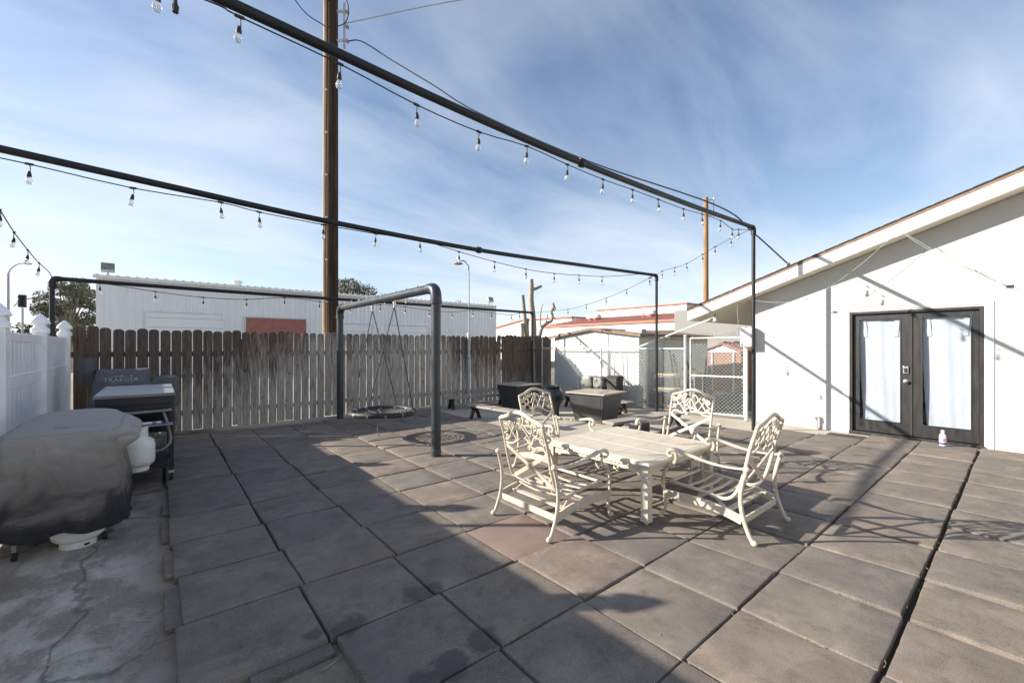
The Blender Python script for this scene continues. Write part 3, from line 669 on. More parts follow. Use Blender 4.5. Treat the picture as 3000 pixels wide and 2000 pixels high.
FXP = HX+OV-.03
gp = [(2165, 970), (2160, 910), (2163, 882), (2172, 872), (2200, 878), (2240, 884), (2290, 886), (2330, 883), (2360, 876), (2420, 848), (2480, 806), (2540, 760), (2600, 706), (2630, 680), (2642, 680), (2680, 707), (2740, 742), (2800, 770), (2850, 792), (2920, 806), (3000, 815), (3100, 822)]
gpts = [onx(a, b, FXP if 5 < i else FXP+.1) for i, (a, b) in enumerate(gp)]
gc = thing('extension_cord', 'green extension cord drooping along the gable overhang of the house', 'cord', gpts[0])
MB().tube(smoothpath([p-gpts[0] for p in gpts], 3), .0042, 6).build('cable', 'green_cord', gc, smooth=40)
for i in (8, 18): 
    q = gpts[i]-gpts[0]; MB().obox(q, (.035, .06, .035)).build('plug', 'green_cord', gc, bevel=.008)
p2 = [onx(a, b, FXP-.02) for a, b in ((2640, 680), (2690, 706), (2745, 740), (2790, 765), (2848, 794), (2900, 818), (2960, 838), (3000, 845), (3100, 852))]
gc2 = thing('power_cord', 'second cord doubled under the green one toward the right edge', 'cord', p2[0])
MB().tube(smoothpath([p-p2[0] for p in p2], 3), .004, 6).build('cable', 'green_cord', gc2, smooth=40)
MB().obox(p2[6]-p2[0], (.03, .07, .03)).build('plug', 'black', gc2, bevel=.006)

# flood light under the eave and the conduit that runs to it
L0 = onx(1868, 1017, 9.30); L1 = onx(2080, 935, 9.32)
cd = thing('conduit_brace', 'thin white conduit slanting from the shed corner up to the eave', 'conduit', L0)
MB().tube([(0, 0, 0), L1-L0], .016, 8).build('tube', 'galv_white', cd, smooth=40)
el = thing('eave_light', 'small dark flood light under the house eave by the gate', 'flood light', L1)
MB().tube([(0, 0, 0), (.02, -.09, .045)], [.02, .03], 10).build('socket', 'lamp_grey', el, smooth=40)
MB().tube([(.02, -.085, .045), (.015, -.10, .00), (.005, -.11, -.06)], [.02, .035, .05], 12).build('lamp_head', 'lamp_glass', el, smooth=40)
MB().tube([(.02, -.09, .05), (.05, -.10, .12)], .012, 8).build('bracket', 'lamp_grey', el)

# ================================================================== SHED, CHAIN LINK, GATE
SX = 9.46
shed = thing('garden_shed', 'white gabled garden shed behind the chain link fence', 'shed', (SX, 0, 0))
pk = 7.82
MB().prism([(6.30, -.02), (6.30, 1.83), (pk, 2.02), (9.30, 1.80), (9.30, -.02)], 'x', 0, .06).build('wall', 'shed_wall', shed)
MB().box(.06, 3.7, 6.30, 6.36, -.02, 1.80).build('wall', 'shed_side', shed)
MB().box(.06, 3.7, 9.24, 9.30, -.02, 1.80).build('wall', 'shed_wall', shed)
MB().box(3.64, 3.7, 6.36, 9.24, -.02, 1.80).build('wall', 'shed_wall', shed)
MB().box(-.02, -.001, 6.28, 6.40, -.02, 1.83).build('corner_trim', 'shed_wall', shed)
MB().box(-.012, -.001, 7.04, 7.07, 0, 1.92).build('seam_batten', 'shed_wall', shed)
for xx in (1.2, 2.4): MB().box(xx, xx+.03, 6.288, 6.299, 0, 1.78).build('seam_batten', 'shed_side', shed)
rs = MB().prism([(6.18, 1.835), (pk, 2.04), (9.42, 1.815), (9.42, 1.86), (pk, 2.085), (6.18, 1.88)], 'x', -.10, 3.8).build('roof', 'trim_brown', shed)
MB().prism([(6.17, 1.80), (pk, 2.005), (9.43, 1.78), (9.43, 1.855), (pk, 2.08), (6.17, 1.875)], 'x', -.125, -.101).build('rake_board', 'trim_brown', rs)
MB().box(-.1, 3.8, 6.155, 6.179, 1.80, 1.872).build('eave_board', 'trim_brown', rs)
blk = MB().obox((0, 0, .0), (.22, .5, .12), Matrix.Rotation(R(8), 3, 'X')).build('concrete_block', 'pipe_grey', loc=(SX+.35, 6.62, 1.985), bevel=.01, label='pale block lying on the roof edge of the garden shed', category='block')

def chain_mesh(m, L, H, zb=.05, p=.072, r=.0022):
    # zigzag wires woven into diamonds, in the local y-z plane
    h = p/2; n = int(L/h)
    for k in range(n):
        pts = []; rows = int((H)/h)
        for j in range(rows+1):
            y = k*h+(h if (j % 2) else 0); pts.append((.002*(1 if j % 2 else -1), min(y, L), zb+j*h))
        if k % 2 == 0: m.tube(pts, r, 4, caps=False)
        else: m.tube([(a, min(L, k*h+(0 if (j % 2) else h)), c) for j, (a, b, c) in enumerate(pts)], r, 4, caps=False)
    return m
clf = thing('chain_link_fence', 'galvanised chain link fence running in front of the shed', 'fence', (9.28, 4.95, 0))
cm = MB()
def diamonds(m, L, H, zb, p=.078, r=.0036):
    # straight runs at +-45 degrees clipped to the panel
    s = -H
    while s < L:
        a0 = max(s, 0); a1 = min(s+H, L)
        if a1-a0 > .02: m.tube([(.002, a0, zb+a0-s), (.002, a1, zb+a1-s)], r, 4, caps=False)
        b0 = max(s, 0); b1 = min(s+H, L)
        if b1-b0 > .02: m.tube([(-.002, b0, zb+H-(b0-s)), (-.002, b1, zb+H-(b1-s))], r, 4, caps=False)
        s += p
    return m
diamonds(MB(), 4.7, 1.42, .05).build('wire_mesh', 'galv', clf, kind='stuff')
MB().tube([(0, 0, 1.50), (0, 4.75, 1.50)], .021, 10).build('top_rail', 'galv_white', clf, smooth=40)
MB().tube([(0, 0, .05), (0, 4.75, .05)], .004, 6).build('tension_wire', 'galv', clf)
for (yy, zz, rr) in ((0, 1.78, .038), (2.4, 1.5, .025), (4.72, 1.80, .03)):
    p = MB().tube([(0, yy, -.02), (0, yy, zz)], rr, 12).build('post', 'galv', clf, smooth=40)
    MB().lathe([(rr+.006, 0), (rr+.006, .02), (rr*.5, .045), (.004, .05)], 12, (0, yy, zz)).build('post_cap', 'galv', p, smooth=40)
    for zc_ in (.35, .75, 1.35): MB().lathe([(rr+.006, 0), (rr+.006, .025)], 12, (0, yy, zc_)).build('tension_band', 'galv', p, smooth=40)
gate = thing('chain_link_gate', 'rusty white chain link walk gate between fence post and house corner', 'gate', (9.30, 4.86, 0), 0)
gdir = Vector((.24, -1.10, 0)); gl = gdir.length; gate.rotation_euler = (0, 0, math.atan2(gdir.y, gdir.x)-R(90))
for yy in (.02, gl-.02): MB().tube([(0, yy, .08), (0, yy, 1.74)], .021, 10).build('stile', 'galv_white' if yy > .5 else 'galv', gate, smooth=40)
for zz in (.08, .90, 1.74): MB().tube([(0, .02, zz), (0, gl-.02, zz)], .019, 10).build('rail', 'galv_white', gate, smooth=40)
diamonds(MB(), gl-.06, 1.52, .10).xf(Matrix.Translation((0, .03, 0))).build('wire_mesh', 'galv', gate, kind='stuff')
for zz in (.3, .55, .8, 1.05, 1.3, 1.55): MB().tube([(-.02, gl-.08, zz), (-.02, gl+.0, zz)], .006, 6).build('tie', 'galv_white', gate)
# loose barbed twists on top of the gate
bw = []
for k in range(70):
    u = k/69; bw.append((.05*math.sin(k*1.1), .05+u*(gl-.1), 1.80+.045*math.cos(k*1.3)+.03*math.sin(u*9)))
MB().tube(bw, .0035, 5).build('barbed_wire', 'lamp_grey', gate)

# wire shelving with lumber behind the fence
rack = thing('wire_rack', 'chrome wire shelving rack behind the chain link fence', 'rack', (9.75, 4.98, 0))
for (a, b) in ((0, 0), (.4, 0), (0, 1.24), (.4, 1.24)): MB().tube([(a, b, 0), (a, b, .92)], .0125, 8).build('post', 'galv', rack, smooth=40)
for z in (.10, .47, .82):
    s_ = MB()
    for a in (0, .4): s_.tube([(a, 0, z), (a, 1.24, z)], .007, 6); s_.tube([(a, 0, z-.035), (a, 1.24, z-.035)], .006, 6); s_.tube([(a, .0+.062*k, z-.035*(k % 2)) for k in range(21)], .004, 5)
    for k in range(25): s_.tube([(0, .025+k*.048, z+.003), (.4, .025+k*.048, z+.003)], .003, 4)
    s_.build('shelf', 'galv', rack)
lum = [((.10, .25, .845), (.10, 1.18, .845), 'short board lying at the front of the top rack shelf'), ((.22, .02, .845), (.22, .9, .845), 'board lying at the middle of the top rack shelf'), ((.32, .2, .845), (.32, 1.1, .845), 'board lying at the back of the top rack shelf'), ((.08, .1, .49), (.10, 1.05, .49), 'board lying at the front of the lower rack shelf'), ((.25, .02, .49), (.22, 1.15, .49), 'board lying at the back of the lower rack shelf')]
for a, b, lb in lum:
    a = Vector(a); b = Vector(b); o = MB().bar((0, 0, 0), b-a, .085, .04).build('board', 'lumber', loc=Vector((9.75, 4.98, 0))+a+Vector((0, 0, .006)), bevel=.003, label=lb, category='board', group='boards on the wire rack')
pk_ = thing('wrapped_package', 'tan package in torn clear plastic on the top rack shelf', 'package', (9.97, 5.22, .872))
MB().obox((0, 0, .06), (.24, .30, .11)).build('block', 'lumber', pk_, bevel=.02)
MB().obox((0, .01, .135), (.20, .26, .05), Matrix.Rotation(R(6), 3, 'X')).build('plastic_wrap', 'bag', pk_, bevel=.02)
for (yy, sx_, sy_, sz_, mt_, lb_) in ((5.25, .26, .30, .20, 'lumber', 'tan carton on the bottom rack shelf near the gate post'), (5.62, .28, .32, .24, 'bin', 'dark carton in the middle of the bottom rack shelf'), (5.98, .26, .28, .22, 'stone_red', 'reddish carton at the far end of the bottom rack shelf')):
    bx_ = thing('carton', lb_, 'box', (9.95, yy, .107), group='cartons on the bottom rack shelf')
    MB().box(-sx_/2, sx_/2, -sy_/2, sy_/2, 0, sz_).build('body', mt_, bx_, bevel=.008); MB().box(-sx_/2-.002, sx_/2+.002, -.02, .02, sz_-.05, sz_+.003).build('tape', 'bag', bx_)
rk = random.Random(4)
for k, (yy, ln, tilt) in enumerate(((5.95, 1.45, .22), (5.80, 1.35, .28), (5.66, 1.30, .10), (5.42, 1.55, .35), (5.3, 1.25, -.1))):
    st = thing('leaning_tool', ['dark tool handle leaning on the shed side, leftmost of the cluster', 'dark tool handle second from the left behind the rack', 'short dark tool handle standing in the middle of the cluster', 'longest dark handle slanting behind the rack', 'dark handle nearest the gate post behind the rack'][k], 'tool', (10.25, yy-.3, .01), group='tool handles leaning behind the rack')
    MB().tube([(0, 0, 0), (-.05, tilt*ln*.7, ln)], .02, 7).build('handle', 'black', st); MB().obox((0, 0, .04), (.05, .22, .08)).build('head', 'rubber_black', st, bevel=.01)
def crate(loc, size, mat, label, cat):
    t = thing('storage_tub', label, cat, loc); sx, sy, sz = size
    MB().prism([(-sx*.44, -sy*.44), (sx*.44, -sy*.44), (sx*.44, sy*.44), (-sx*.44, sy*.44)], 'z', 0, sz).build('body', mat, t, bevel=.015); MB().obox((0, 0, sz+.012), (sx, sy, .03)).build('rim', mat, t, bevel=.01)
crate((9.95, 5.55, .0), (.36, .6, .06), 'red_metal', 'flat red tray under the wire rack', 'tray')
crate((11.2, 5.55, .0), (.45, .5, .80), 'turf', 'green lidded bin behind the gate post', 'bin')
crate((10.25, 5.02, .0), (.24, .24, .34), 'terracotta', 'terracotta pot beside the green bin behind the gate', 'pot')
crate((10.6, 5.75, 0), (.5, .5, .45), 'bin', 'dark tub on the ground behind the wire rack', 'tub')

# little terracotta coloured shed and dark fence seen through the gate
ts = thing('small_shed', 'small brick-coloured storage shed with grey gable behind the gate', 'shed', (15.2, 6.75, 0))
MB().prism([(-.62, 0), (-.62, 1.40), (0, 1.58), (.62, 1.40), (.62, 0)], 'x', 0, 1.3).build('wall', 'terracotta', ts)
MB().prism([(-.60, 1.34), (0, 1.60), (.60, 1.34)], 'x', -.03, -.001).build('gable', 'pipe_grey', ts)
for yy in (-.38, .36): MB().box(-.035, -.002, yy-.03, yy+.03, 0, 1.33).build('trim_post', 'pipe_grey', ts)
MB().prism([(-.72, 1.37), (0, 1.63), (.72, 1.37), (.72, 1.42), (0, 1.69), (-.72, 1.42)], 'x', -.1, 1.4).build('roof', 'stone_red', ts)
df = thing('dark_fence', 'dark board fence far behind the small shed', 'fence', (17.2, 3.0, 0))
for k in range(34): MB().box(0, .02, k*.14, k*.14+.132, -.03, 1.72+.02*((k*7) % 3)).build('board', 'dark_wood', df)
for (zz) in (.4, 1.4): MB().box(.021, .06, 0, 4.75, zz, zz+.08).build('rail', 'dark_wood', df)

# ================================================================== SWING
sw = thing('swing_frame', 'thick grey pipe swing frame with one tall leg in the foreground', 'swing frame', (2.95, 5.17, 0))
SH = 2.36; L2 = 4.05; rS = .066
MB().tube([(0, 0, -.02), (0, 0, SH-.12)], rS, 20).build('leg', 'swing_pipe', sw, smooth=40)
MB().tube([(0, 0, .02), (0, 0, .14), (0, 0, .15)], [rS+.004, rS+.004, rS+.001], 20).build('leg_sleeve', 'swing_pipe', sw, smooth=40)
MB().tube([(.02, L2, -.02), (.02, L2, SH-.12)], rS, 20).build('leg', 'swing_pipe', sw, smooth=40)
MB().tube([(0, .16, SH), (.02, L2-.16, SH)], rS, 20).build('beam', 'swing_pipe', sw, smooth=40)
def elb(y, s): return smoothpath([(0, y, SH-.20), (0, y, SH-.12), (0, y+s*.025, SH-.045), (0, y+s*.075, SH-.008), (0, y+s*.14, SH), (0, y+s*.2, SH)], 4)
MB().tube(elb(0, 1), rS*1.16, 20).build('elbow', 'swing_pipe', sw, smooth=40)
MB().tube([(0, 0, SH-.225), (0, 0, SH-.17)], rS*1.24, 20).build('elbow_lip', 'swing_pipe', sw, smooth=40)
MB().tube([(p.x+.02, p.y, p.z) for p in elb(L2, -1)], rS*1.16, 20).build('elbow', 'swing_pipe', sw, smooth=40)
MB().tube([(.02, L2, SH-.225), (.02, L2, SH-.17)], rS*1.24, 20).build('elbow_lip', 'swing_pipe', sw, smooth=40)
for y in (.55, .92, 1.30, 1.72, 2.12, 2.5, 2.9, 3.3, 3.65):
    e = MB(); e.tube([(0, y, SH-.09), (0, y, SH+.10)], .006, 6); e.lathe([(.018, 0), (.018, .012)], 8, (0, y, SH+.068)); e.tube(smoothpath([(0, y, SH-.085), (.0, y+.022, SH-.105), (0, y+.018, SH-.135), (0, y-.012, SH-.135), (0, y-.02, SH-.115)], 3), .005, 6)
    e.build('eye_bolt', 'galv', sw, smooth=40)
ns = thing('web_swing', 'round black web swing seat hanging on ropes from the pipe frame', 'swing', (2.88, 6.80, 0))
SZ, SR = .47, .50
ring = [(SR*math.cos(a), SR*math.sin(a), SZ+.012*math.sin(a*2)) for a in [2*math.pi*k/40 for k in range(40)]]
MB().tube(ring, .042, 12, closed=True, up=(0, 0, 1)).build('rim', 'rubber_black', ns, smooth=60)
web = MB()
for rr in (.07, .13, .19, .25, .31, .37, .43):
    web.tube([(rr*math.cos(a), rr*math.sin(a), SZ-.05*(1-(rr/.5)**2)) for a in [2*math.pi*k/28 for k in range(28)]], .0065, 5, closed=True, up=(0, 0, 1))
for k in range(14):
    a = 2*math.pi*k/14; web.tube([(rr*math.cos(a), rr*math.sin(a), SZ-.05*(1-(rr/.5)**2)) for rr in (.03, .15, .3, .48)], .0065, 5)
web.build('web', 'rope_grey', ns, smooth=60)
hang = [Vector((.075, -.28, 2.20)), Vector((.07, .62, 2.20))]   # hang points under the beam
at = [[a for a in (R(218), R(322))], [R(38), R(142)]]
for h, angs in zip(hang, at):
    for a in angs: MB().tube([h, (SR*math.cos(a), SR*math.sin(a), SZ+.03)], .0085, 7).build('rope', 'cord', ns, smooth=40)
    c_ = MB(); c_.tube([h+Vector((0, .0, -.02)), h+Vector((0, 0, .07))], .018, 8); c_.sphere(h+Vector((0, 0, .05)), .028, 8, 6); c_.build('carabiner', 'galv', ns, smooth=60)
for k in range(12):
    a = 2*math.pi*k/12+.2; MB().tube([(SR*math.cos(a+s)*1, SR*math.sin(a+s), SZ) for s in (-.03, .03)], .0445, 12).build('band', 'bag', ns, smooth=40)
MB().tube(smoothpath([(-.06, .05, SZ-.05), (-.05, .04, SZ-.16), (-.08, .03, SZ-.30), (-.05, .0, .055)], 4), .008, 6).build('tail_rope', 'bag', ns)

# ================================================================== TABLE AND CHAIRS
tb = thing('patio_table', 'low cream square patio table with a tiled top', 'table', (3.74, 2.60, .048))
TS, TZ = .615, .525
e = MB()
for k in range(4):
    M = Matrix.Rotation(R(90*k), 4, 'Z'); q = MB(); o_, i_ = TS, TS-.055
    prof = [(i_, TZ-.002), (i_+.012, TZ+.003), (o_-.02, TZ+.001), (o_-.006, TZ-.006), (o_, TZ-.018), (o_-.004, TZ-.03), (o_-.018, TZ-.036), (o_-.012, TZ-.045), (i_, TZ-.045)]
    n = len(prof); vs = [(-a, -a, z) for a, z in prof]+[(a, -a, z) for a, z in prof]; vs = [(v[0], v[1], v[2]) for v in vs]
    q.add(vs, [(i, (i+1) % n, n+(i+1) % n, n+i) for i in range(n)]); q.xf(M); q.build('edge_moulding', 'cream_trim', tb, smooth=35)
MB().box(-TS+.05, TS-.05, -TS+.05, TS-.05, TZ-.04, TZ-.008).build('top_board', 'cream_trim', tb)
tw = (2*(TS-.057))/3
for i in range(3):
    for j in range(3):
        a = -TS+.057+i*tw; b = -TS+.057+j*tw
        MB().box(a+.002, a+tw-.002, b+.002, b+tw-.002, TZ-.0075, TZ+.0005).build('top_tile', 'cream_tile', tb, bevel=.0015)
for k in range(4):
    M = Matrix.Rotation(R(90*k), 4, 'Z'); a = TS-.055
    q = MB().prism([(-a+.05, TZ-.046), (-a+.05, TZ-.12), (-a+.16, TZ-.105), (-.25, TZ-.088), (.25, TZ-.088), (a-.16, TZ-.105), (a-.05, TZ-.12), (a-.05, TZ-.046)], 'y', -a-.008, -a+.014); q.xf(M).build('apron', 'cream_trim', tb, bevel=.003)
for sx in (-1, 1):
    for sy in (-1, 1):
        q = MB(); cx_, cy_ = sx*(TS-.062), sy*(TS-.062)
        for (r0, z0, z1) in ((.034, TZ-.13, TZ-.046), (.040, TZ-.15, TZ-.131), (.034, .06, TZ-.151), (.038, .025, .059)): q.box(cx_-r0, cx_+r0, cy_-r0, cy_+r0, z0, z1)
        lg = q.build('leg', 'cream_trim', tb, bevel=.004); MB().lathe([(.018, 0), (.018, .024)], 10, (cx_, cy_, 0)).build('foot', 'cream_cast', lg)

def chair_parts(name, label):
    t = thing(name, label, 'chair', group='cast metal armchairs around the patio table'); mt = 'cream_cast'
    seat = [(-.372, .868), (-.362, .83), (-.326, .714), (-.292, .558), (-.263, .446), (-.234, .366), (-.190, .300), (-.135, .268), (-.069, .264), (-.0, .276), (.177, .290), (.330, .298), (.352, .298)]
    def bp(s, h):       # point on the back plane at lateral s and height h
        for (x0, z0), (x1, z1) in zip(seat, seat[1:]):
            if z1 <= h <= z0: return Vector((x0+(x1-x0)*(h-z0)/(z1-z0), s, h))
        k = (h-seat[0][1]); return Vector((seat[0][0]-k*.30, s, h))
    W = .268
    for s in (-1, 1):
        MB().tube(smoothpath([(x, s*W, z) for x, z in seat], 3), .0150, 10, ry=.0125, up=(0, 1, 0)).build('side_rail', mt, t, smooth=50)
    arch = [(-W, .868), (-.262, .876), (-.235, .886), (-.19, .897), (-.145, .912), (-.09, .936), (-.04, .950), (0, .953), (.04, .950), (.09, .936), (.145, .912), (.19, .897), (.235, .886), (.262, .876), (W, .868)]
    MB().tube(smoothpath([bp(s, h) for s, h in arch], 2), .0185, 10, ry=.017, up=(1, 0, 0)).build('crest_rail', mt, t, smooth=50)
    # scroll panel, drawn as seen from the front; q() turns sketch units into the back plane
    def q(x, y):
        return bp(-(x-890)/620*.268, .862-(y-(280+.125*(x-280)))/2020)
    pm = MB()
    def cv(pts, r=.0075, per=4): pm.tube(smoothpath([q(*p) for p in pts], per), r*1.1, 7, ry=.008, up=(1, 0, .3))
    def spiral(cx, cy, r0, a0, turns, sgn=1, r=.0075):
        pts = []
        for k in range(15): u = k/14; a = R(a0)+sgn*turns*2*math.pi*u; rr = r0*(1-.78*u); pts.append((cx+rr*math.cos(a), cy+rr*math.sin(a)))
        cv(pts, r, 2)
    for l in ([(480, 340), (570, 490), (665, 650)], [(690, 400), (800, 530), (885, 640)], [(815, 300), (910, 415), (1020, 555), (1100, 705)], [(690, 400), (570, 490), (460, 600)], [(915, 410), (800, 530), (680, 650)], [(1025, 555), (915, 640)], [(640, 330), (690, 400), (760, 320), (815, 300)], [(915, 410), (990, 330), (1000, 280)]): cv(l, .0075, 3)
    cv([(290, 690), (400, 715), (520, 712), (650, 670), (760, 635), (860, 622), (960, 640), (1030, 690), (1060, 740)], .0105)
    cv([(1060, 740), (1110, 790), (1180, 795), (1260, 775), (1350, 775), (1420, 810), (1460, 880)], .0105)
    cv([(1000, 770), (1060, 740), (1130, 700), (1180, 630), (1250, 600), (1330, 620), (1370, 680), (1420, 720), (1500, 720)], .0085)
    cv([(940, 380), (1010, 430), (1070, 510), (1130, 540), (1180, 500), (1190, 430), (1230, 370), (1300, 350)], .0085)
    spiral(1110, 360, 62, 200, 1.35, 1); spiral(1285, 440, 68, 190, 1.35, 1); spiral(1420, 520, 58, 180, 1.3, 1); spiral(1400, 660, 56, 160, 1.3, -1)
    spiral(1000, 775, 42, -60, 1.2, 1, .009); spiral(410, 410, 66, -30, 1.4, -1); spiral(390, 590, 52, 30, 1.3, 1); spiral(560, 350, 42, 120, 1.2, 1); spiral(870, 310, 42, 60, 1.2, -1)
    cv([(1190, 540), (1240, 590), (1310, 570), (1350, 500), (1400, 460), (1500, 470)], .0085)
    cv([(470, 350), (480, 420), (430, 480), (360, 520), (300, 520)], .008); cv([(300, 640), (370, 640), (430, 600), (460, 600)], .008)
    pm.build('scroll_panel', mt, t, smooth=60)
    xb = MB()
    for s in (-1, 1):
        a = bp(s*.26, .635); b = bp(-s*.235, .355); md = (a+b)/2+Vector((.004*s, 0, 0)); xb.bar(a, md, .034, .013, up=(1, 0, .25)); xb.bar(md, b, .034, .013, up=(1, 0, .25))
    xb.build('back_cross', mt, t, bevel=.003)
    for xx, zz in ((-.225, .345), (-.165, .282)): MB().tube(smoothpath([(xx, -W, zz), (xx-.015, -.13, zz-.012), (xx-.02, 0, zz-.018), (xx-.015, .13, zz-.012), (xx, W, zz)], 3), .018, 8, ry=.008, up=(.5, 0, .6)).build('back_rail', mt, t, smooth=50)
    for xx in (-.06, .03, .12, .21): 
        zz = .274+max(0, xx)*.055
        MB().tube(smoothpath([(xx, -W, zz), (xx, -.13, zz-.012), (xx, 0, zz-.018), (xx, .13, zz-.012), (xx, W, zz)], 3), .019, 8, ry=.006, up=(0, 0, 1)).build('seat_slat', mt, t, smooth=50)
    MB().tube([(.342, -W, .298), (.342, W, .298)], .016, 10, ry=.013).build('seat_front_rail', mt, t, smooth=50)
    LW = .352
    for s in (-1, 1):
        rl = [(-.385, .012), (-.367, .03), (-.340, .085), (-.309, .170), (-.290, .262), (-.286, .349), (-.299, .442), (-.322, .525), (-.33, .560)]
        MB().tube(smoothpath([(x, s*LW, z) for x, z in rl], 3), [.0168]*25, 10, ry=.0138, up=(0, 1, 0)).build('rear_leg', mt, t, smooth=50)
        fl = [(.385, .02), (.366, .04), (.348, .09), (.342, .145), (.355, .215), (.366, .29), (.363, .355), (.343, .412), (.308, .452), (.272, .478), (.250, .510), (.243, .545), (.252, .578)]
        g_ = MB().tube(smoothpath([(x, s*LW, z) for x, z in fl], 3), .0158, 10, ry=.0128, up=(0, 1, 0)); g_.sphere((.305, s*LW, .462), .024, 10, 7)
        g_.build('front_leg', mt, t, smooth=50)
        arm = [(-.335, .563), (-.26, .555), (-.18, .550), (-.08, .552), (.03, .566), (.135, .586), (.22, .602), (.27, .604), (.305, .592), (.318, .568), (.306, .548), (.286, .545), (.275, .556)]
        aw = [.014, .014, .015, .017, .021, .025, .027, .027, .026, .025, .023, .021, .019]
        sm = smoothpath([(x, s*LW, z) for x, z in arm], 3); rr = [aw[min(12, int(i/3))] for i in range(len(sm))]
        a_ = MB().tube(sm, rr, 10, ry=.0095); a_.sphere((-.332, s*LW, .560), .025, 10, 7); a_.build('armrest', mt, t, smooth=50)
        rail = MB(); pr = smoothpath([(-.297, s*LW, .165), (-.15, s*LW, .200), (.03, s*LW, .216), (.2, s*LW, .214), (.346, s*LW, .208)], 3); rail.tube(pr, .0135, 4, ry=.048, up=(0, 0, 1)); rail.build('base_rail', mt, t, bevel=.002)
        for (fx, fz) in ((-.384, .018), (.378, .024)): MB().sphere((fx, s*LW, fz), .024, 10, 7, (1.1, .95, .95)).build('foot', mt, t, smooth=60)
        MB().bar((-.18, s*.30, .185), (-.05, s*.27, .270), .022, .010, up=(0, 1, 0)).build('spring_bracket', mt, t, bevel=.002)
    MB().bar((-.297, -LW+.012, .155), (-.297, LW-.012, .155), .016, .050).build('base_crossbar', mt, t, bevel=.003)
    MB().bar((-.17, -LW+.012, .196), (-.17, LW-.012, .196), .05, .014).build('base_crossbar', mt, t, bevel=.003)
    MB().bar((.10, -LW+.012, .213), (.10, LW-.012, .213), .035, .014).build('base_crossbar', mt, t, bevel=.003)
    return t
ch = chair_parts('armchair', 'cream cast scroll-back armchair nearest the shadow edge, its back to the swing')
spots = [((2.70, 2.685), 0, None), ((3.81, 1.685), 90, 'cream cast scroll-back armchair on the right of the table, back toward the door'),
         ((3.76, 3.68), -90, 'cream cast scroll-back armchair behind the table in front of the dark urn'), ((4.83, 2.68), 180, 'cream cast scroll-back armchair facing the camera before the chain link gate')]
for i, ((x, y), a, lb) in enumerate(spots):
    o = ch if i == 0 else copy_tree(ch)
    o.location = (x, y, .050); o.rotation_euler = (0, 0, R(a))
    if lb: o['label'] = lb

# ================================================================== BENCHES, PLANTERS, URN, BINS
def bench(label, x, y, L, rz, planks, h=.30):
    t = thing('bench', label, 'bench', (x, y, 0), rz, group='low plank benches round the fire boxes')
    n = len(planks)
    for (a, b, dz) in planks: MB().box(a, b, -.135, .135, h-.042+dz, h+dz).build('plank', 'grey_wood', t, bevel=.006)
    for xx in (-L/2+.22, L/2-.22):
        for s in (-1, 1): MB().bar((xx, s*.03, h-.075), (xx, s*.13, 0), .075, .045, up=(0, 0, 1)).build('leg', 'dark_wood', t, bevel=.004)
        MB().box(xx-.035, xx+.035, -.12, .12, h-.08, h-.043).build('cleat', 'dark_wood', t, bevel=.004)
    return t
bench('low bench of two worn planks in the sun beside the rubber tiles', 5.36, 6.8, 2.0, R(96), [(-1.0, .12, 0), (.13, 1.0, .006)])
bench('low bench in the shade along the board fence', 6.35, 9.0, 1.9, R(-8), [(-.95, .95, 0)])
bench('low grey bench slanting behind the far-right armchair', 6.8, 4.35, 2.05, R(-5), [(-1.02, 1.02, 0)])
bench('low dark bench along the chain link fence behind the bins', 8.25, 6.75, 2.1, R(90), [(-1.05, 1.05, 0)])
def firebox(label, x, y, rz, s=.46):
    t = thing('fire_box', label, 'planter box', (x, y, 0), rz, group='tapered dark fire boxes with pale lids')
    h = .565; tp, bt = s-.045, s-.14
    lv = [(bt+.01, 0), (bt+.01, .04), (bt, .041), (tp, h)]
    b = MB(); vs = []
    for a, z in lv: vs += [(-a, -a, z), (a, -a, z), (a, a, z), (-a, a, z)]
    fs = [(i*4+k, i*4+(k+1) % 4, (i+1)*4+(k+1) % 4, (i+1)*4+k) for i in range(3) for k in range(4)]+[(3, 2, 1, 0), (12, 13, 14, 15)]
    b.add(vs, fs).build('body', 'planter_metal', t, bevel=.006)
    for k in range(4):
        M = Matrix.Rotation(R(90*k), 4, 'Z'); p_ = MB(); z0, z1 = .09, h-.035
        def at_(z): return bt+(tp-bt)*(z-.041)/(h-.041)
        a0, a1 = at_(z0), at_(z1); p_.add([(-a0+.045, -a0-.002, z0), (a0-.045, -a0-.002, z0), (a1-.045, -a1-.002, z1), (-a1+.045, -a1-.002, z1), (-a0+.045, -a0-.007, z0), (a0-.045, -a0-.007, z0), (a1-.045, -a1-.007, z1), (-a1+.045, -a1-.007, z1)], [(0,3,2,1),(4,5,6,7),(0,1,5,4),(1,2,6,5),(2,3,7,6),(3,0,4,7)])
        p_.xf(M).build('side_panel', 'planter_metal', t, bevel=.002)
    MB().box(-tp+.012, tp-.012, -tp+.012, tp-.012, h, h+.014).build('neck', 'black', t)
    l = MB(); si = .2
    l.box(-s, s, -s, s, h+.014, h+.044); ld = l.build('lid', 'planter_top', t, bevel=.005)
    MB().box(-si, si, -si, si, h+.045, h+.052).build('inset_panel', 'planter_top', ld, bevel=.003)
    return t
firebox('dark tapered fire box with a pale lid in full sun behind the table', 7.12, 5.78, R(8))
firebox('dark tapered fire box half in shade near the board fence', 7.10, 8.28, R(2), .43)
urn = thing('glazed_urn', 'big dark glazed urn standing between the two fire boxes', 'urn', (6.86, 6.86, 0))
MB().lathe([(.16, 0), (.185, .01), (.19, .05), (.20, .17), (.225, .24), (.265, .31), (.282, .40), (.280, .48), (.262, .55), (.225, .600), (.205, .612), (.215, .628), (.232, .640), (.236, .655), (.222, .665), (.195, .66), (.185, .62), (.2, .55)], 36, caps=False).build('body', 'glaze', urn, smooth=60)
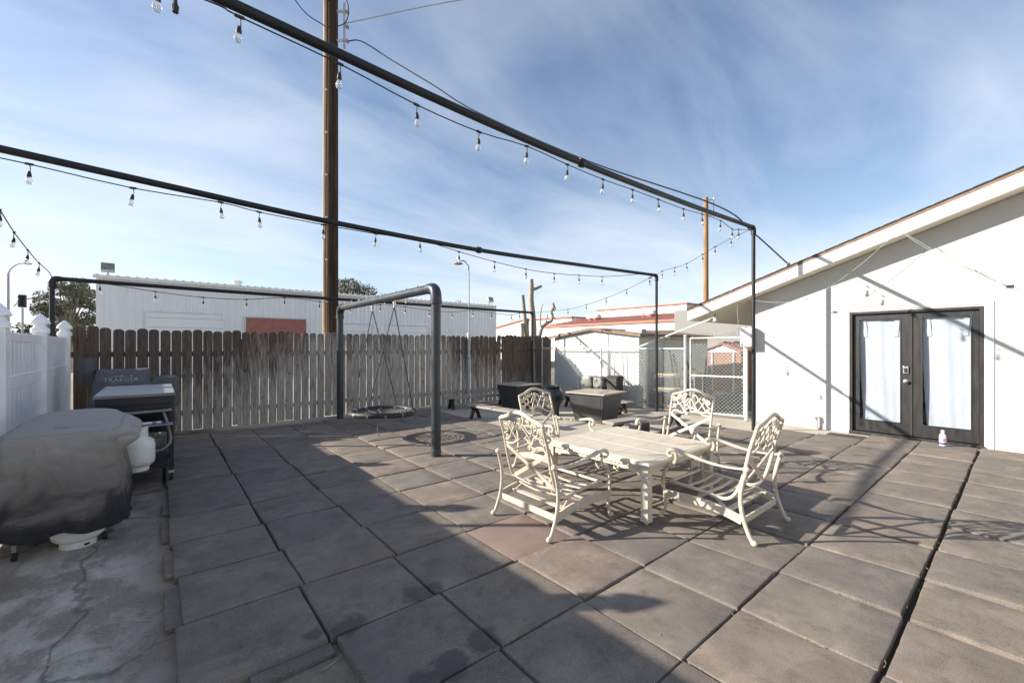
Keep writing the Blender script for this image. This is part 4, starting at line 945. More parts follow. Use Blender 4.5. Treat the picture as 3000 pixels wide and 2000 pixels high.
MB().lathe([(.01, .56), (.198, .56)], 24, caps=False).build('soil', 'dark_wood', urn)
def bin_(label, x, y, bag, rz):
    t = thing('trash_bin', label, 'trash bin', (x, y, 0), R(rz), group='dark trash bins by the shed wall'); h = .74
    b = MB(); vs = []
    for a, z in ((.13, 0), (.155, h)): vs += [(-a, -a, z), (a, -a, z), (a, a, z), (-a, a, z)]
    b.add(vs, [(0, 1, 5, 4), (1, 2, 6, 5), (2, 3, 7, 6), (3, 0, 4, 7), (3, 2, 1, 0), (4, 5, 6, 7)]).build('body', 'bin', t, bevel=.02)
    if bag:
        n = 28; vs = []; rg = random.Random(x)
        levels = [(.172, h-.22), (.174, h-.12), (.172, h-.03), (.164, h+.015), (.13, h+.03), (.07, h+.01)]
        for li, (a, z) in enumerate(levels):
            for k in range(n):
                t_ = 2*math.pi*k/n; cx_ = math.copysign(abs(math.cos(t_))**.45, math.cos(t_)); sy_ = math.copysign(abs(math.sin(t_))**.45, math.sin(t_)); j = 1+rg.uniform(-.03, .05)
                vs.append((a*cx_*j, a*sy_*j, z+rg.uniform(-.03, .03)*(1.6 if li == 0 else .6)))
        MB().add(vs, [(i*n+k, i*n+(k+1) % n, (i+1)*n+(k+1) % n, (i+1)*n+k) for i in range(len(levels)-1) for k in range(n)]+[tuple((len(levels)-1)*n+k for k in range(n))]).build('liner_bag', 'bag', t, smooth=25)
    else:
        MB().prism([(-.165, h), (.165, h), (.165, h+.03), (.10, h+.08), (-.10, h+.08), (-.165, h+.03)], 'y', -.165, .165).build('lid', 'bin', t, bevel=.02)
        MB().box(-.170, -.1655, -.08, .08, h+.01, h+.035).build('flap', 'black', t)
bin_('dark trash bin with a grey liner bag, leftmost by the shed', 8.85, 7.40, True, 4)
bin_('dark trash bin with a grey liner bag, middle of three by the shed', 8.87, 7.02, True, -3)
bin_('dark lidded trash bin without a bag, right of the bagged ones', 8.90, 6.62, False, 2)
for k, yy in enumerate((6.95, 6.85)):
    st = thing('broom_handle', ['thin pole leaning on the chain link above the middle bin', 'second thin pole leaning beside it above the lidded bin'][k], 'pole', (9.12, yy, 0))
    MB().tube([(0, 0, 0), (.10, .03-.03*k, 1.47)], .011, 7).build('handle', 'pipe_grey', st); MB().box(-.06, .06, -.13, .13, 0, .07).build('brush', 'bin', st, bevel=.01)
kb = thing('gear_case', 'dark case lying on the concrete behind the far-right armchair', 'case', (5.95, 3.95, 0), R(-10))
MB().box(-.14, .14, -.10, .10, 0, .34).build('body', 'black', kb, bevel=.03); MB().box(-.10, .0, -.106, -.101, .04, .2).build('label_patch', 'bag', kb, bevel=.002)

# ================================================================== GRILLS ON THE LEFT
def tank(label, x, y, z, rz=0):
    t = thing('propane_tank', label, 'propane tank', (x, y, z), R(rz), group='white propane cylinders')
    prof = [(.03, .055), (.09, .045), (.125, .052), (.148, .075), (.156, .11), (.156, .27), (.148, .305), (.12, .335), (.08, .350), (.03, .355)]
    MB().lathe(prof, 32).build('cylinder', 'tank_white', t, smooth=60)
    MB().lathe([(.108, 0), (.108, .06), (.104, .06), (.104, 0)], 28, caps=False).build('foot_ring', 'tank_white', t, smooth=40)
    for a in (40, 160, 280): MB().obox((.108*math.cos(R(a)), .108*math.sin(R(a)), .022), (.012, .03, .016), Matrix.Rotation(R(a), 3, 'Z')).build('vent_hole', 'black', t)
    cpts = []
    for k in range(27): a = R(-30+k*(300/26)); cpts.append(a)
    m_ = MB(); vs = []
    for a in cpts:
        for rr, zz in ((.098, .338), (.094, .338), (.094, .452), (.098, .452)): vs.append((rr*math.cos(a), rr*math.sin(a), zz))
    open_ = lambda i: (5 <= i <= 9 or 16 <= i <= 20)
    fs = []
    for i in range(26): 
        for k in range(4): fs.append((i*4+k, i*4+(k+1) % 4, (i+1)*4+(k+1) % 4, (i+1)*4+k))
    # cut hand holes: lower and upper bands kept
    m_ = MB()
    def band(i, z0, z1):
        a0, a1 = cpts[i], cpts[i+1]; m_.add([(r_*math.cos(a), r_*math.sin(a), z_) for z_ in (z0, z1) for a in (a0, a1) for r_ in (.094, .0985)], [(0,1,3,2),(4,6,7,5),(0,4,5,1),(2,3,7,6),(0,2,6,4),(1,5,7,3)])
    for i in range(26):
        if open_(i): band(i, .338, .368); band(i, .425, .455)
        else: band(i, .338, .455)
    m_.build('collar', 'tank_white', t, smooth=30)
    v = MB(); v.lathe([(.018, .353), (.018, .40), (.012, .405)], 10); v.tube([(0, 0, .385), (.05, 0, .385)], .012, 8); v.lathe([(.026, .412), (.028, .418), (.028, .432), (.01, .437)], 12); v.build('valve', 'lamp_grey', t, smooth=40)
    return t
# grill under a faded fabric cover
cg = thing('covered_grill', 'grill under a faded grey fabric cover beside the vinyl fence', 'grill', (-.57, 5.17, 0))
from mathutils import noise as mnoise
def cover_mesh():
    n = 168; x0, x1, y0, y1 = -.285, .325, -.59, .53
    zs = [.165, .18, .20, .23, .26, .29, .32, .35, .38, .41, .44, .47, .50, .53, .56, .59, .62, .65, .68, .71, .74, .77, .80, .825, .85, .87, .885, .897, .903]
    def perim(k):
        t = k/n*4; s_, u = int(t) % 4, t-int(t); u = u*2-1
        x, y = {0: (u, -1), 1: (1, u), 2: (-u, 1), 3: (-1, -u)}[s_]; ln = (abs(x)**22+abs(y)**22)**(1/22); return x/ln, y/ln
    def fold(a, b, z):                        # ridged drape folds, deeper toward the hem, plus slack cross wrinkles
        p = Vector((a*2.6, b*4.2, z*.7)); q = Vector((a*1.4, b*2.2, z*6.5+a*1.2)); r_ = Vector((a*5, b*8, z*9))
        w_ = Vector((a*3.5+z*2.2, b*5.5-z*1.6, z*3.2)); f = (max(0, 1-abs(mnoise.noise(w_))*5))**2*.011+(1-abs(mnoise.noise(p))*2.2)*.026*max(.12, 1-z/.82)+(1-abs(mnoise.noise(q+Vector((7, 3, 1))))*2.4)*.012*(1-abs(z-.42)/.5)+mnoise.noise(r_)*.0045
        return f
    vs = []
    for li, z in enumerate(zs):
        g_ = max(0, (.66-z)/.5); ex = .05*g_; ey = .05*g_
        if z > .89: ex -= (z-.89)*1.6; ey -= (z-.89)*1.2
        for k in range(n):
            a, b = perim(k); X = (x0+x1)/2+a*((x1-x0)/2+ex); Y = (y0+y1)/2+b*((y1-y0)/2+ey)
            sh = math.exp(-((z-.80)/.075)**2); rmp = min(1, max(0, (Y-(y0+.05))/.10)); rmp = rmp*rmp*(3-2*rmp)
            if a > .9: X += .135*sh*rmp
            if a < -.9: X -= .115*sh*rmp
            f = fold(a, b, z)*min(1, max(.0, (.9-z)/.05)); zz = z
            if z < .30: zz = z+(.30-z)*.35*(mnoise.noise(Vector((a*1.7, b*1.7, 5)))*1.3+.1*(1 if b < -.9 else 0))
            vs.append((X+a*f, Y+b*f, zz))
    cx_, cy_ = (x0+x1)/2, (y0+y1)/2; L_ = len(zs)
    tops = (.94, .86, .76, .64, .5, .36, .22, .1, .02)
    for sc in tops:
        for k in range(n):
            a, b = perim(k); X = cx_+a*((x1-x0)/2-.022)*sc; Y = cy_+b*((y1-y0)/2-.016)*sc
            hood = .055*max(0, min(1, (Y+.25)/.3))*max(0, 1-abs((X-.02)/.33)**4)
            vs.append((X, Y, .905+hood+(1-abs(mnoise.noise(Vector((X*3.2, Y*5.5, 2))))*2)*.009-.003))
    T = L_+len(tops)
    fs = [(i*n+k, i*n+(k+1) % n, (i+1)*n+(k+1) % n, (i+1)*n+k) for i in range(T-1) for k in range(n)]+[tuple((T-1)*n+k for k in range(n))]
    return MB().add(vs, fs), vs, n, L_
cmb_, cvs, cn_, cL = cover_mesh()
cov = cmb_.build('fabric_cover', 'cover', cg, smooth=38)
for q_ in (0, 42, 84, 126):
    MB().tube([Vector(cvs[l_*cn_+q_])*1.0 for l_ in range(0, cL-1)], .004, 6).build('corner_seam', 'cover', cov, smooth=60)
MB().tube([Vector(v)+Vector((0, 0, .002)) for v in cvs[(cL-2)*cn_:(cL-1)*cn_]], .0045, 6, closed=True, up=(0, 0, 1)).build('seam_piping', 'cover', cov, smooth=60)
MB().tube([Vector(v) for v in cvs[0:cn_]], .006, 6, closed=True, up=(0, 0, 1)).build('hem', 'cover', cov, smooth=60)
MB().box(-.24, .27, -.22, .42, .12, .78).build('cabinet', 'black', cg, bevel=.01)
MB().box(-.40, -.36, -.56, -.10, .10, .74).build('side_panel', 'wood_cab', cg, bevel=.004)
for (a, b) in ((-.22, -.5), (.25, -.42), (-.22, .40), (.25, .40)):
    MB().lathe([(.03, -.014), (.034, -.010), (.034, .010), (.03, .014)], 14).xf(Matrix.Translation((a, b, .034)) @ Matrix.Rotation(R(90), 4, 'Y')).build('caster', 'black', cg); MB().box(a-.012, a+.012, b-.012, b+.012, .06, .25).build('caster_stem', 'lamp_grey', cg)
tank('propane tank standing on the concrete under the covered grill', -.47, 4.755, 0, 20)

# flat top griddle cart
gr = thing('griddle_cart', 'black wheeled griddle cart with a grey lid', 'griddle', (-.17, 6.82, .040))
gx, gy, gz = .33, .70, 1.0
MB().box(-gx, gx, -gy, gy, gz-.02, gz).build('lid', 'griddle_lid', gr, bevel=.008)
MB().box(-gx-.004, gx+.004, -gy-.006, gy+.006, gz-.035, gz-.021).build('lid_rim', 'lamp_grey', gr, bevel=.004)
MB().box(-gx+.02, gx-.02, -gy+.03, gy-.03, gz-.19, gz-.036).build('fire_box', 'griddle_black', gr, bevel=.01)
MB().box(-gx+.01, gx-.01, -gy+.001, -gy+.028, gz-.12, gz-.036).build('end_panel', 'griddle_black', gr, bevel=.004)
for (a, b) in ((-gx+.03, -gy+.05), (gx-.03, -gy+.05), (-gx+.03, gy-.05), (gx-.03, gy-.05)):
    MB().box(a-.022, a+.022, b-.022, b+.022, .12, gz-.036).build('leg', 'griddle_black', gr, bevel=.004)
    cst = MB().lathe([(.045, -.016), (.05, -.010), (.05, .010), (.045, .016)], 18).xf(Matrix.Translation((a, b, .052)) @ Matrix.Rotation(R(90), 4, 'Y')).build('caster', 'rubber_black', gr, smooth=40); MB().box(a-.024, a+.024, b-.02, b+.02, .085, .12).build('caster_fork', 'galv', cst)
for z in (.16, .30): 
    for s in (-1, 1): MB().box(s*(gx-.03)-.012, s*(gx-.03)+.012, -gy+.075, gy-.075, z, z+.03).build('side_rail', 'griddle_black', gr)
    MB().box(-gx+.055, gx-.055, -gy+.035, -gy+.065, z, z+.03).build('end_rail', 'griddle_black', gr)
MB().box(-gx+.055, gx-.055, -gy+.07, gy-.07, .16, .175).build('bottom_shelf', 'griddle_black', gr)
MB().tube(smoothpath([(-gx+.04, -gy-.0, gz-.20), (-gx+.05, -gy-.07, gz-.20), (0, -gy-.075, gz-.195), (gx-.06, -gy-.07, gz-.19), (gx-.05, -gy, gz-.19)], 4), .014, 8).build('towel_bar', 'lamp_grey', gr, smooth=40)
MB().tube(smoothpath([(gx-.10, -gy-.06, gz-.21), (gx-.06, -gy-.09, gz-.36), (gx-.04, -gy-.09, gz-.52), (gx-.09, -gy-.09, gz-.60), (gx-.18, -gy-.08, gz-.63)], 5), .013, 8).build('gas_hose', 'lamp_grey', gr, smooth=40)
for z in (gz-.33, gz-.45): MB().box(-gx+.06, gx-.06, -gy+.10, gy-.10, z, z+.012).build('shelf', 'griddle_black', gr)
MB().box(-.13, .13, -gy-.29, -gy+.034, .195, .21).build('tank_shelf', 'griddle_black', gr, bevel=.003)
MB().box(-.02, .02, -gy+.036, -gy+.06, .21, .30).build('shelf_strut', 'griddle_black', gr)
tk = tank('propane tank hooked on the near end of the griddle cart', -.165, 5.975, .251, 200)
MB().box(.0, .31, -gy-.17, -gy-.012, .655, .672).build('side_tray', 'lamp_grey', gr, bevel=.006)
MB().bar((.29, -gy-.09, .655), (.29, -gy+.03, .54), .02, .02).build('tray_strut', 'griddle_black', gr)
gt = thing('spatula', 'white handled spatula with a blue end lying on the griddle side tray', 'spatula', (-.06, 6.03, .7135))
MB().tube([(-.10, 0, .012), (.10, .02, .012)], .012, 8).build('handle', 'white_plastic', gt); MB().tube([(.02, .012, .0122), (.06, .016, .0122)], .0126, 8).build('handle_band', 'red_print', gt); MB().tube([(.10, .02, .012), (.145, .024, .012)], .0126, 8).build('handle_end', 'blue_print', gt)

# pellet smoker under its fitted cover
sm_ = thing('covered_smoker', 'pellet smoker under a charcoal cover with a printed name', 'smoker', (-.38, 8.75, 0))
n = 40; prof = [(.34, .30, .10), (.36, .31, .30), (.36, .31, .60), (.355, .30, .82), (.33, .27, .98), (.31, .20, 1.13), (.30, .12, 1.20), (.29, .03, 1.215)]
vs = []
for li, (a, b, z) in enumerate(prof):
    for k in range(n):
        t_ = 2*math.pi*k/n; cx_ = math.copysign(abs(math.cos(t_))**.3, math.cos(t_)); sy_ = math.copysign(abs(math.sin(t_))**.35, math.sin(t_)); w_ = 1+.03*math.sin(k*1.7+li)*(1 if li < 4 else .3)
        vs.append((a*cx_*w_, b*sy_*w_, z+.01*math.sin(k*.9)*(li == 0)))
body = MB().add(vs, [(i*n+k, i*n+(k+1) % n, (i+1)*n+(k+1) % n, (i+1)*n+k) for i in range(len(prof)-1) for k in range(n)]+[tuple((len(prof)-1)*n+k for k in range(n)), tuple(range(n))]).build('fabric_cover', 'cloth_grey', sm_, smooth=50)
MB().prism([(.28, .55), (.66, .62), (.66, 1.06), (.60, 1.085), (.36, 1.08), (.28, 1.0)], 'y', -.22, .22).build('hopper_cover', 'cloth_grey', sm_, bevel=.03, smooth=40)
MB().tube(smoothpath([(-.28, .05, 1.0), (-.36, .04, 1.08), (-.40, .03, 1.18), (-.40, .03, 1.38)], 3), [.09, .09, .09, .09, .09, .092, .095, .10, .10, .10], 16).build('chimney_cover', 'cloth_grey', sm_, smooth=40)
for (a, b) in ((-.28, -.24), (.28, -.24), (-.28, .24), (.28, .24)): MB().box(a-.02, a+.02, b-.02, b+.02, 0, .2).build('leg', 'black', sm_)
def text_mesh(name, body, size, mat, parent, M, ext=.0015):
    cu = bpy.data.curves.new(name, 'FONT'); cu.body = body; cu.size = size; cu.align_x = 'CENTER'; cu.extrude = ext; cu.resolution_u = 3
    tmp = bpy.data.objects.new('tmp', cu); COL.objects.link(tmp); dg = bpy.context.evaluated_depsgraph_get(); me = bpy.data.meshes.new_from_object(tmp.evaluated_get(dg)); bpy.data.objects.remove(tmp)
    me.transform(M); me.materials.clear(); me.materials.append(MT[mat]); me.name = name; return link(name, me, parent)
sl = math.atan2(1.13-.98, .07)
MM = Matrix.Translation((-.02, -.262, 1.035)) @ Matrix.Rotation(sl, 4, 'X')
text_mesh('printed_name', 'TRAEGER', .085, 'print_grey', sm_, MM @ Matrix.Diagonal((1.08, 1, 1, 1)))
text_mesh('printed_line', 'WOOD FIRED GRILLS', .022, 'print_grey', sm_, MM @ Matrix.Translation((0, -.032, .0)) @ Matrix.Diagonal((1.2, 1, 1, 1)))
MB().add([(-.13, .073, 0), (-.06, .088, 0), (-.02, .086, 0), (.0, .098, 0), (.03, .085, 0), (.09, .076, 0), (.0, .079, 0), (-.06, .078, 0), (.10, .080, 0), (.125, .080, 0), (.125, .096, 0), (.113, .092, 0), (.10, .10, 0)], [(0, 7, 1), (7, 6, 2, 1), (2, 6, 4, 3), (4, 6, 5), (8, 9, 10, 11, 12)]).xf(MM @ Matrix.Translation((0, 0, .004))).build('printed_emblem', 'print_grey', sm_)

# spray bottle by the door
bt = thing('spray_bottle', 'white plastic bottle standing on the tiles before the right door', 'bottle', (*onz(2762, 1305, .05).xy, .052))
MB().lathe([(.036, 0), (.040, .008), (.040, .135), (.034, .165), (.018, .182), (.018, .195)], 20).build('body', 'white_plastic', bt, smooth=40)
MB().lathe([(.021, .195), (.021, .225), (.014, .232)], 14).build('cap', 'white_plastic', bt, smooth=40)
MB().lathe([(.0408, .02), (.0408, .048)], 20, caps=False).build('label_band', 'blue_print', bt, smooth=40)
MB().add([(.0410*math.cos(a), .0410*math.sin(a), z) for a in [R(d) for d in (185, 200, 215, 230)] for z in (.06, .12)], [(0, 2, 3, 1), (2, 4, 5, 3), (4, 6, 7, 5)]).build('label_print', 'red_print', bt)

# ================================================================== UTILITY POLES AND WIRES
up_ = thing('utility_pole', 'tall brown wooden utility pole right behind the board fence', 'utility pole', (3.22, 10.62, 0))
MB().tube([(0, 0, -.1), (0, 0, 3.5), (.01, 0, 7), (.02, 0, 12.2)], [.160, .152, .140, .122], 24).build('shaft', 'pole_wood', up_, smooth=40)
MB().tube([(-.150, .020, 0), (-.140, .018, 6), (-.120, .015, 12)], [.05, .05, .05], 8).build('ground_moulding', 'pole_lit_strip', up_, smooth=40)  # moulding whose pale colour carries the painted sunlit edge
for z in (2.6, 3.6, 4.6, 5.6, 6.6, 7.6, 8.5): MB().obox((-.135, -.095, z), (.05, .02, .03)).build('staple', 'galv', up_)
for z in (8.85, 9.55): MB().bar((.09, -.10, z), (.34, -.10, z+.14), .05, .05).build('bracket_arm', 'galv', up_)
MB().bar((.27, -.10, 8.75), (.27, -.10, 9.85), .04, .04).build('bracket_bar', 'galv', up_)
for z in (8.95, 9.3, 9.65):
    MB().lathe([(.03, -.05), (.05, -.04), (.03, -.02), (.055, 0), (.03, .02), (.05, .04), (.03, .05)], 12).xf(Matrix.Translation((.33, -.10, z)) @ Matrix.Rotation(R(90), 4, 'Y')).build('insulator', 'pipe_grey', up_, smooth=40)
MB().lathe([(.20, -.25), (.22, -.2), (.22, .45), (.20, .5)], 20, (-.42, .0, 10.15)).build('transformer', 'lamp_grey', up_, smooth=40)
def cable(name, label, pts, r, mat='cord'):
    o = Vector(pts[0]); t = thing(name, label, 'cable', o); MB().tube(smoothpath([Vector(p)-o for p in pts], 6), r, 6).build('wire', mat, t, smooth=40); return t
S0 = Vector((3.22+.33, 10.52, 8.95)); HE = Vector((HX+OV, 2.86, ztop(2.86)+.06))
def lerp(a, b, t): return a+(b-a)*t
def px_on(px_, py_, A, B): return onplane(px_, py_, A, B)
sv = [S0]+[px_on(a, b, S0, HE) for a, b in ((1060, 122), (1150, 178), (1270, 250), (1400, 330))]
E1 = px_on(2095, 600, S0, HE); E2 = px_on(2207, 682, S0, HE)
sv += [lerp(sv[-1], E1, .5)+Vector((0, 0, -.12)), E1, E2, HE]
cable('service_cable', 'black service cable swooping from the tall pole to the house roof edge', sv, .014)
MB().obox((0, 0, -.02), (.05, .05, .09)).build('anchor', 'black', loc=HE, label='small dark cable anchor on the roof edge of the house', category='anchor', bevel=.01)
cable('span_cable', 'pale twisted cable rising from the pole top to the upper right', [(3.5, 10.5, 9.35), (6.5, 9.5, 10.9), (12, 8.0, 13.6)], .014, 'pipe_grey')
cable('jumper_cable', 'thin dark cable looping at the left of the pole top', [(3.1, 10.5, 9.05), (2.55, 10.5, 9.2), (2.1, 10.4, 9.75), (1.9, 10.3, 10.9)], .012)
cable('drop_cable', 'heavier dark cable running left from the pole top', [(3.1, 10.5, 9.75), (2.5, 10.5, 9.85), (1.6, 10.3, 10.5)], .018)
cable('loop_cable', 'dark cable looping across the bracket of the tall pole', [(3.05, 10.42, 9.0), (3.3, 10.38, 9.12), (3.5, 10.4, 9.35), (3.55, 10.42, 9.75), (3.4, 10.45, 10.1)], .012)
u2 = thing('utility_pole', 'far light brown utility pole rising behind the house eave', 'utility pole', (25.7, 12.4, 0))
MB().tube([(0, 0, -.1), (0, 0, 5), (0, 0, 10.6)], [.17, .155, .135], 14).build('shaft', 'pole_wood_light', u2, smooth=40)
for z in (9.5, 10.45): MB().bar((.12, -.1, z), (.35, -.35, z+.05), .05, .05).build('bracket_arm', 'galv', u2)
MB().bar((.32, -.32, 9.4), (.32, -.32, 10.6), .045, .045).build('bracket_bar', 'galv', u2)

# lamp post strapped to the fence
lp = thing('yard_lamp', 'slim grey lamp post strapped to the board fence with a bent arm', 'lamp post', (6.5, 9.63, 0))
MB().tube([(0, 0, 0), (0, 0, 1.86)], .038, 10).build('sleeve', 'pipe_grey', lp, smooth=40)
MB().tube(smoothpath([(0, 0, 1.7), (0, 0, 3.55), (-.03, .02, 3.75), (-.12, .05, 3.86), (-.24, .08, 3.84)], 5), .018, 8).build('arm', 'pipe_grey', lp, smooth=40)
MB().tube([(0, 0, 1.82), (0, 0, 1.92)], .05, 10).build('joint', 'white_paint', lp, smooth=40)
MB().lathe([(.05, 0), (.05, .03)], 10, (0, 0, 1.28)).build('strap', 'galv', lp)
hd = MB().lathe([(.03, .11), (.055, .08), (.075, .03), (.12, .0), (.125, -.02), (.08, -.03)], 14, (-.28, .09, 3.78)).build('lamp_head', 'lamp_grey', lp, smooth=40)
MB().lathe([(.03, .0), (.035, .05), (.02, .07)], 10, (-.28, .09, 3.885)).build('photocell', 'white_plastic', hd)

# ================================================================== BACKGROUND BUILDINGS
BY = 30.0
wh = thing('metal_building', 'long pale ribbed metal warehouse behind the board fence', 'warehouse', (0, BY, 0))
def bx(px_, py_): v = ony(px_, py_, BY); return v.x, v.z
X0_, X1_, ZR = -2.35, 22.9, 5.15
m = MB(); pts = []; xx = X0_
while xx < X1_:
    pts += [(xx, 0), (xx+.20, 0), (xx+.225, -.05), (xx+.275, -.05), (xx+.30, 0)]; xx += .30
vs = [(a, b, -.03) for a, b in pts]+[(a, b, ZR) for a, b in pts]; n = len(pts)
m.add(vs, [(i, i+1, n+i+1, n+i) for i in range(n-1)]).build('front_wall', 'ribbed', wh)
MB().box(X0_, X0_+.2, .02, 14, -.03, ZR).build('side_wall', 'ribbed', wh); MB().box(X1_-.2, X1_, .02, 14, -.03, ZR).build('side_wall', 'ribbed', wh)
rf = MB().prism([(-.25, ZR+.02), (7, ZR+.35), (14.2, ZR+.02), (14.2, ZR-.06), (7, ZR+.25), (-.25, ZR-.06)], 'x', X0_-.1, X1_+.1).build('roof', 'ribbed', wh)
rib_me = MB().box(0, .14, -.30, -.26, ZR, ZR+.055).mesh('eave_rib'); rib_me.materials.append(MT['ribbed']); xx = X0_
while xx < X1_: link('eave_rib', rib_me, rf, (xx, 0, 0)); xx += .38
MB().box(X0_-.1, X1_+.1, -.255, -.05, ZR-.14, ZR-.065).build('eave_trim', 'ribbed', rf)
def bay(pxa, pxb, zt, mat, frame='ribbed'):
    xa, _ = bx(pxa, 900); xb, _ = bx(pxb, 900)
    d = MB(); k = 0; z = 0
    while z < zt-.05:
        d.box(xa, xb, -.075, -.045, z, min(zt, z+.52)-.02); z += .52
    dd = d.build('roll_door', mat, wh)
    MB().box(xa-.05, xb+.05, -.12, -.04, zt, zt+.06).build('lintel', frame, dd); MB().box(xa-.05, xa-.001, -.12, -.04, 0, zt).build('jamb', frame, dd); MB().box(xb+.001, xb+.05, -.12, -.04, 0, zt).build('jamb', frame, dd)
    return dd
bay(720, 895, 3.30, 'red_metal', 'lamp_glass'); bay(430, 652, 3.42, 'ribbed'); bay(1008, 1088, 3.15, 'ribbed'); bay(1131, 1251, 3.15, 'ribbed')
v_ = bx(700, 855); MB().lathe([(.24, ZR), (.24, ZR+.28), (.30, ZR+.30), (.30, ZR+.40), (.1, ZR+.46)], 14, (v_[0], .8, .0)).build('roof_vent', 'galv_white', wh, smooth=40)
def flood(px_, py_, label, off):
    x, z = bx(px_, py_); t = thing('flood_light', label, 'flood light', (x, BY+off, ZR-.02)); h = z-ZR
    MB().tube([(0, 0, 0), (0, 0, h-.25)], .04, 8).build('stem', 'lamp_grey', t); MB().obox((0, -.1, h), (.52, .30, .42), Matrix.Rotation(R(-20), 3, 'X')).build('housing', 'lamp_grey', t, bevel=.03); MB().obox((0, -.27, h-.09), (.46, .04, .22), Matrix.Rotation(R(-20), 3, 'X')).build('lens', 'lamp_glass', t)
flood(316, 783, 'flood light on a stem at the left roof edge of the metal warehouse', .1); flood(1440, 877, 'flood light on a stem at the right end of the metal warehouse', .3)

BX = 20.0
rb_ = thing('red_roof_building', 'low cream building with a red shingled roof behind the shed', 'building', (BX, 0, 0))
MB().box(.9, 12, 6.5, 20.2, -.03, 2.55).build('wall', 'cream_wall', rb_)
MB().box(0, .12, 9.6, 20.6, 2.40, 2.86).build('fascia', 'white_paint', rb_); MB().box(.12, 1.0, 9.6, 20.6, 2.42, 2.5).build('soffit', 'soffit', rb_)
MB().box(-.12, -.001, 9.55, 20.7, 2.82, 2.93).build('gutter', 'red_trim', rb_)
r_ = MB().prism([(-.1, 2.94), (4.3, 3.62), (4.3, 3.5), (0, 2.83)], 'y', 9.6, 20.6).build('roof', 'red_roof', rb_)
MB().box(4.3, 9, 12.9, 19.6, 3.3, 4.10).build('clerestory', 'white_paint', rb_); MB().box(4.2, 9.1, 12.8, 19.7, 4.10, 4.17).build('clerestory_cap', 'red_trim', rb_)
MB().box(4.31, 8, 19.71, 20.5, 3.3, 3.68).build('ridge_block', 'red_roof', rb_)
for (px_, py_) in ((1733, 925), (1748, 917), (1908, 915)):
    q = onx(px_, py_, BX+2.6); MB().lathe([(.22, 3.1), (.22, 3.42)], 12, (2.6, q.y, 0)).build('vent_base', 'red_trim', r_, smooth=40); MB().lathe([(.30, 3.42), (.34, 3.48), (.32, 3.60), (.2, 3.72), (.03, 3.76)], 14, (2.6, q.y, 0)).build('vent_cowl', 'white_paint', r_, smooth=40)
for px_ in (1688, 1885): q = onx(px_, 930, BX+1.5); MB().tube([(1.5, q.y, 3.05), (1.5, q.y, 3.55)], .03, 8).build('vent_pipe', 'red_trim', r_)
for (ya, yb) in ((15.2, 16.4), (13.3, 14.2), (18.5, 19.3)): MB().box(.86, .899, ya, yb, 1.9, 2.4).build('window', 'dark_window', rb_)
for ya in (11.6, 17.2): MB().box(.2, .899, ya, ya+.25, 1.5, 2.41).build('buttress', 'cream_wall', rb_)
MB().box(.0, .9, 8.2, 9.55, 2.2, 3.0).build('porch_block', 'cream_wall', rb_)
lg = thing('left_gable', 'distant cream gable with a red roof edge left of the cut tree', 'building', (33, 0, 0))
MB().prism([(30, 0), (30, 4.55), (37.7, 4.6), (43.3, 3.8), (43.3, 0)], 'x', 0, 3).build('wall', 'white_paint', lg)
MB().prism([(29.8, 4.55), (37.7, 4.6), (43.6, 3.75), (43.6, 3.86), (37.7, 4.72), (29.8, 4.66)], 'x', -.2, 3.2).build('roof', 'red_trim', lg)
MB().box(0, 3, 0, 6.2, 0, 3.3).build('back_building', 'grey_wall', loc=(19.2, 4.6, -.02), label='plain grey wall of a building showing under the house eave', category='building')

# street furniture on the far left
def street_lamp(label, px_, top, d):
    a, b = ray(px_); t = thing('street_lamp', label, 'street lamp', (a*d, b*d, -.03)); z = CH+(HPX-top)/FPX*d
    MB().tube([(0, 0, 0), (0, 0, z-.9)], [.12, .08], 10).build('pole', 'pipe_grey', t, smooth=40)
    r3 = Vector((RT[0], RT[1], 0)); MB().tube(smoothpath([(0, 0, z-.95), r3*.25+Vector((0, 0, z-.5)), r3*.8+Vector((0, 0, z-.1)), r3*1.4+Vector((0, 0, z))], 4), .05, 8).build('arm', 'pipe_grey', t, smooth=40)
    q = r3*1.7+Vector((0, 0, z-.03)); MB().sphere(q, .32, 10, 6, (1, 1, .3)).build('lamp_head', 'pipe_grey', t, smooth=60)
street_lamp('tall grey street lamp with a curved arm at the far left', 24, 770, 38)
a, b = ray(66); tl = thing('traffic_signal', 'dark traffic signal head beyond the vinyl fence', 'traffic signal', (a*36, b*36, -.03))
zt_ = CH+(HPX-880)/FPX*36
MB().tube([(0, 0, 0), (0, 0, zt_-.6)], .07, 8).build('pole', 'pipe_grey', tl, smooth=40)
hd = MB().box(-.22, .22, -.2, .2, zt_-.55, zt_+.5).build('signal_head', 'black', tl, bevel=.03)
for k in range(3): MB().tube([(-.1, -.35, zt_+.28-k*.34), (-.05, -.15, zt_+.28-k*.34)], .14, 10).build('visor', 'black', hd)
MB().tube(smoothpath([(-.5, 0, zt_-.5), (-.1, -.1, zt_+.0), (.5, -.2, zt_+.22), (1.1, -.3, zt_+.2)], 4), .05, 6).build('arm', 'pipe_grey', tl)

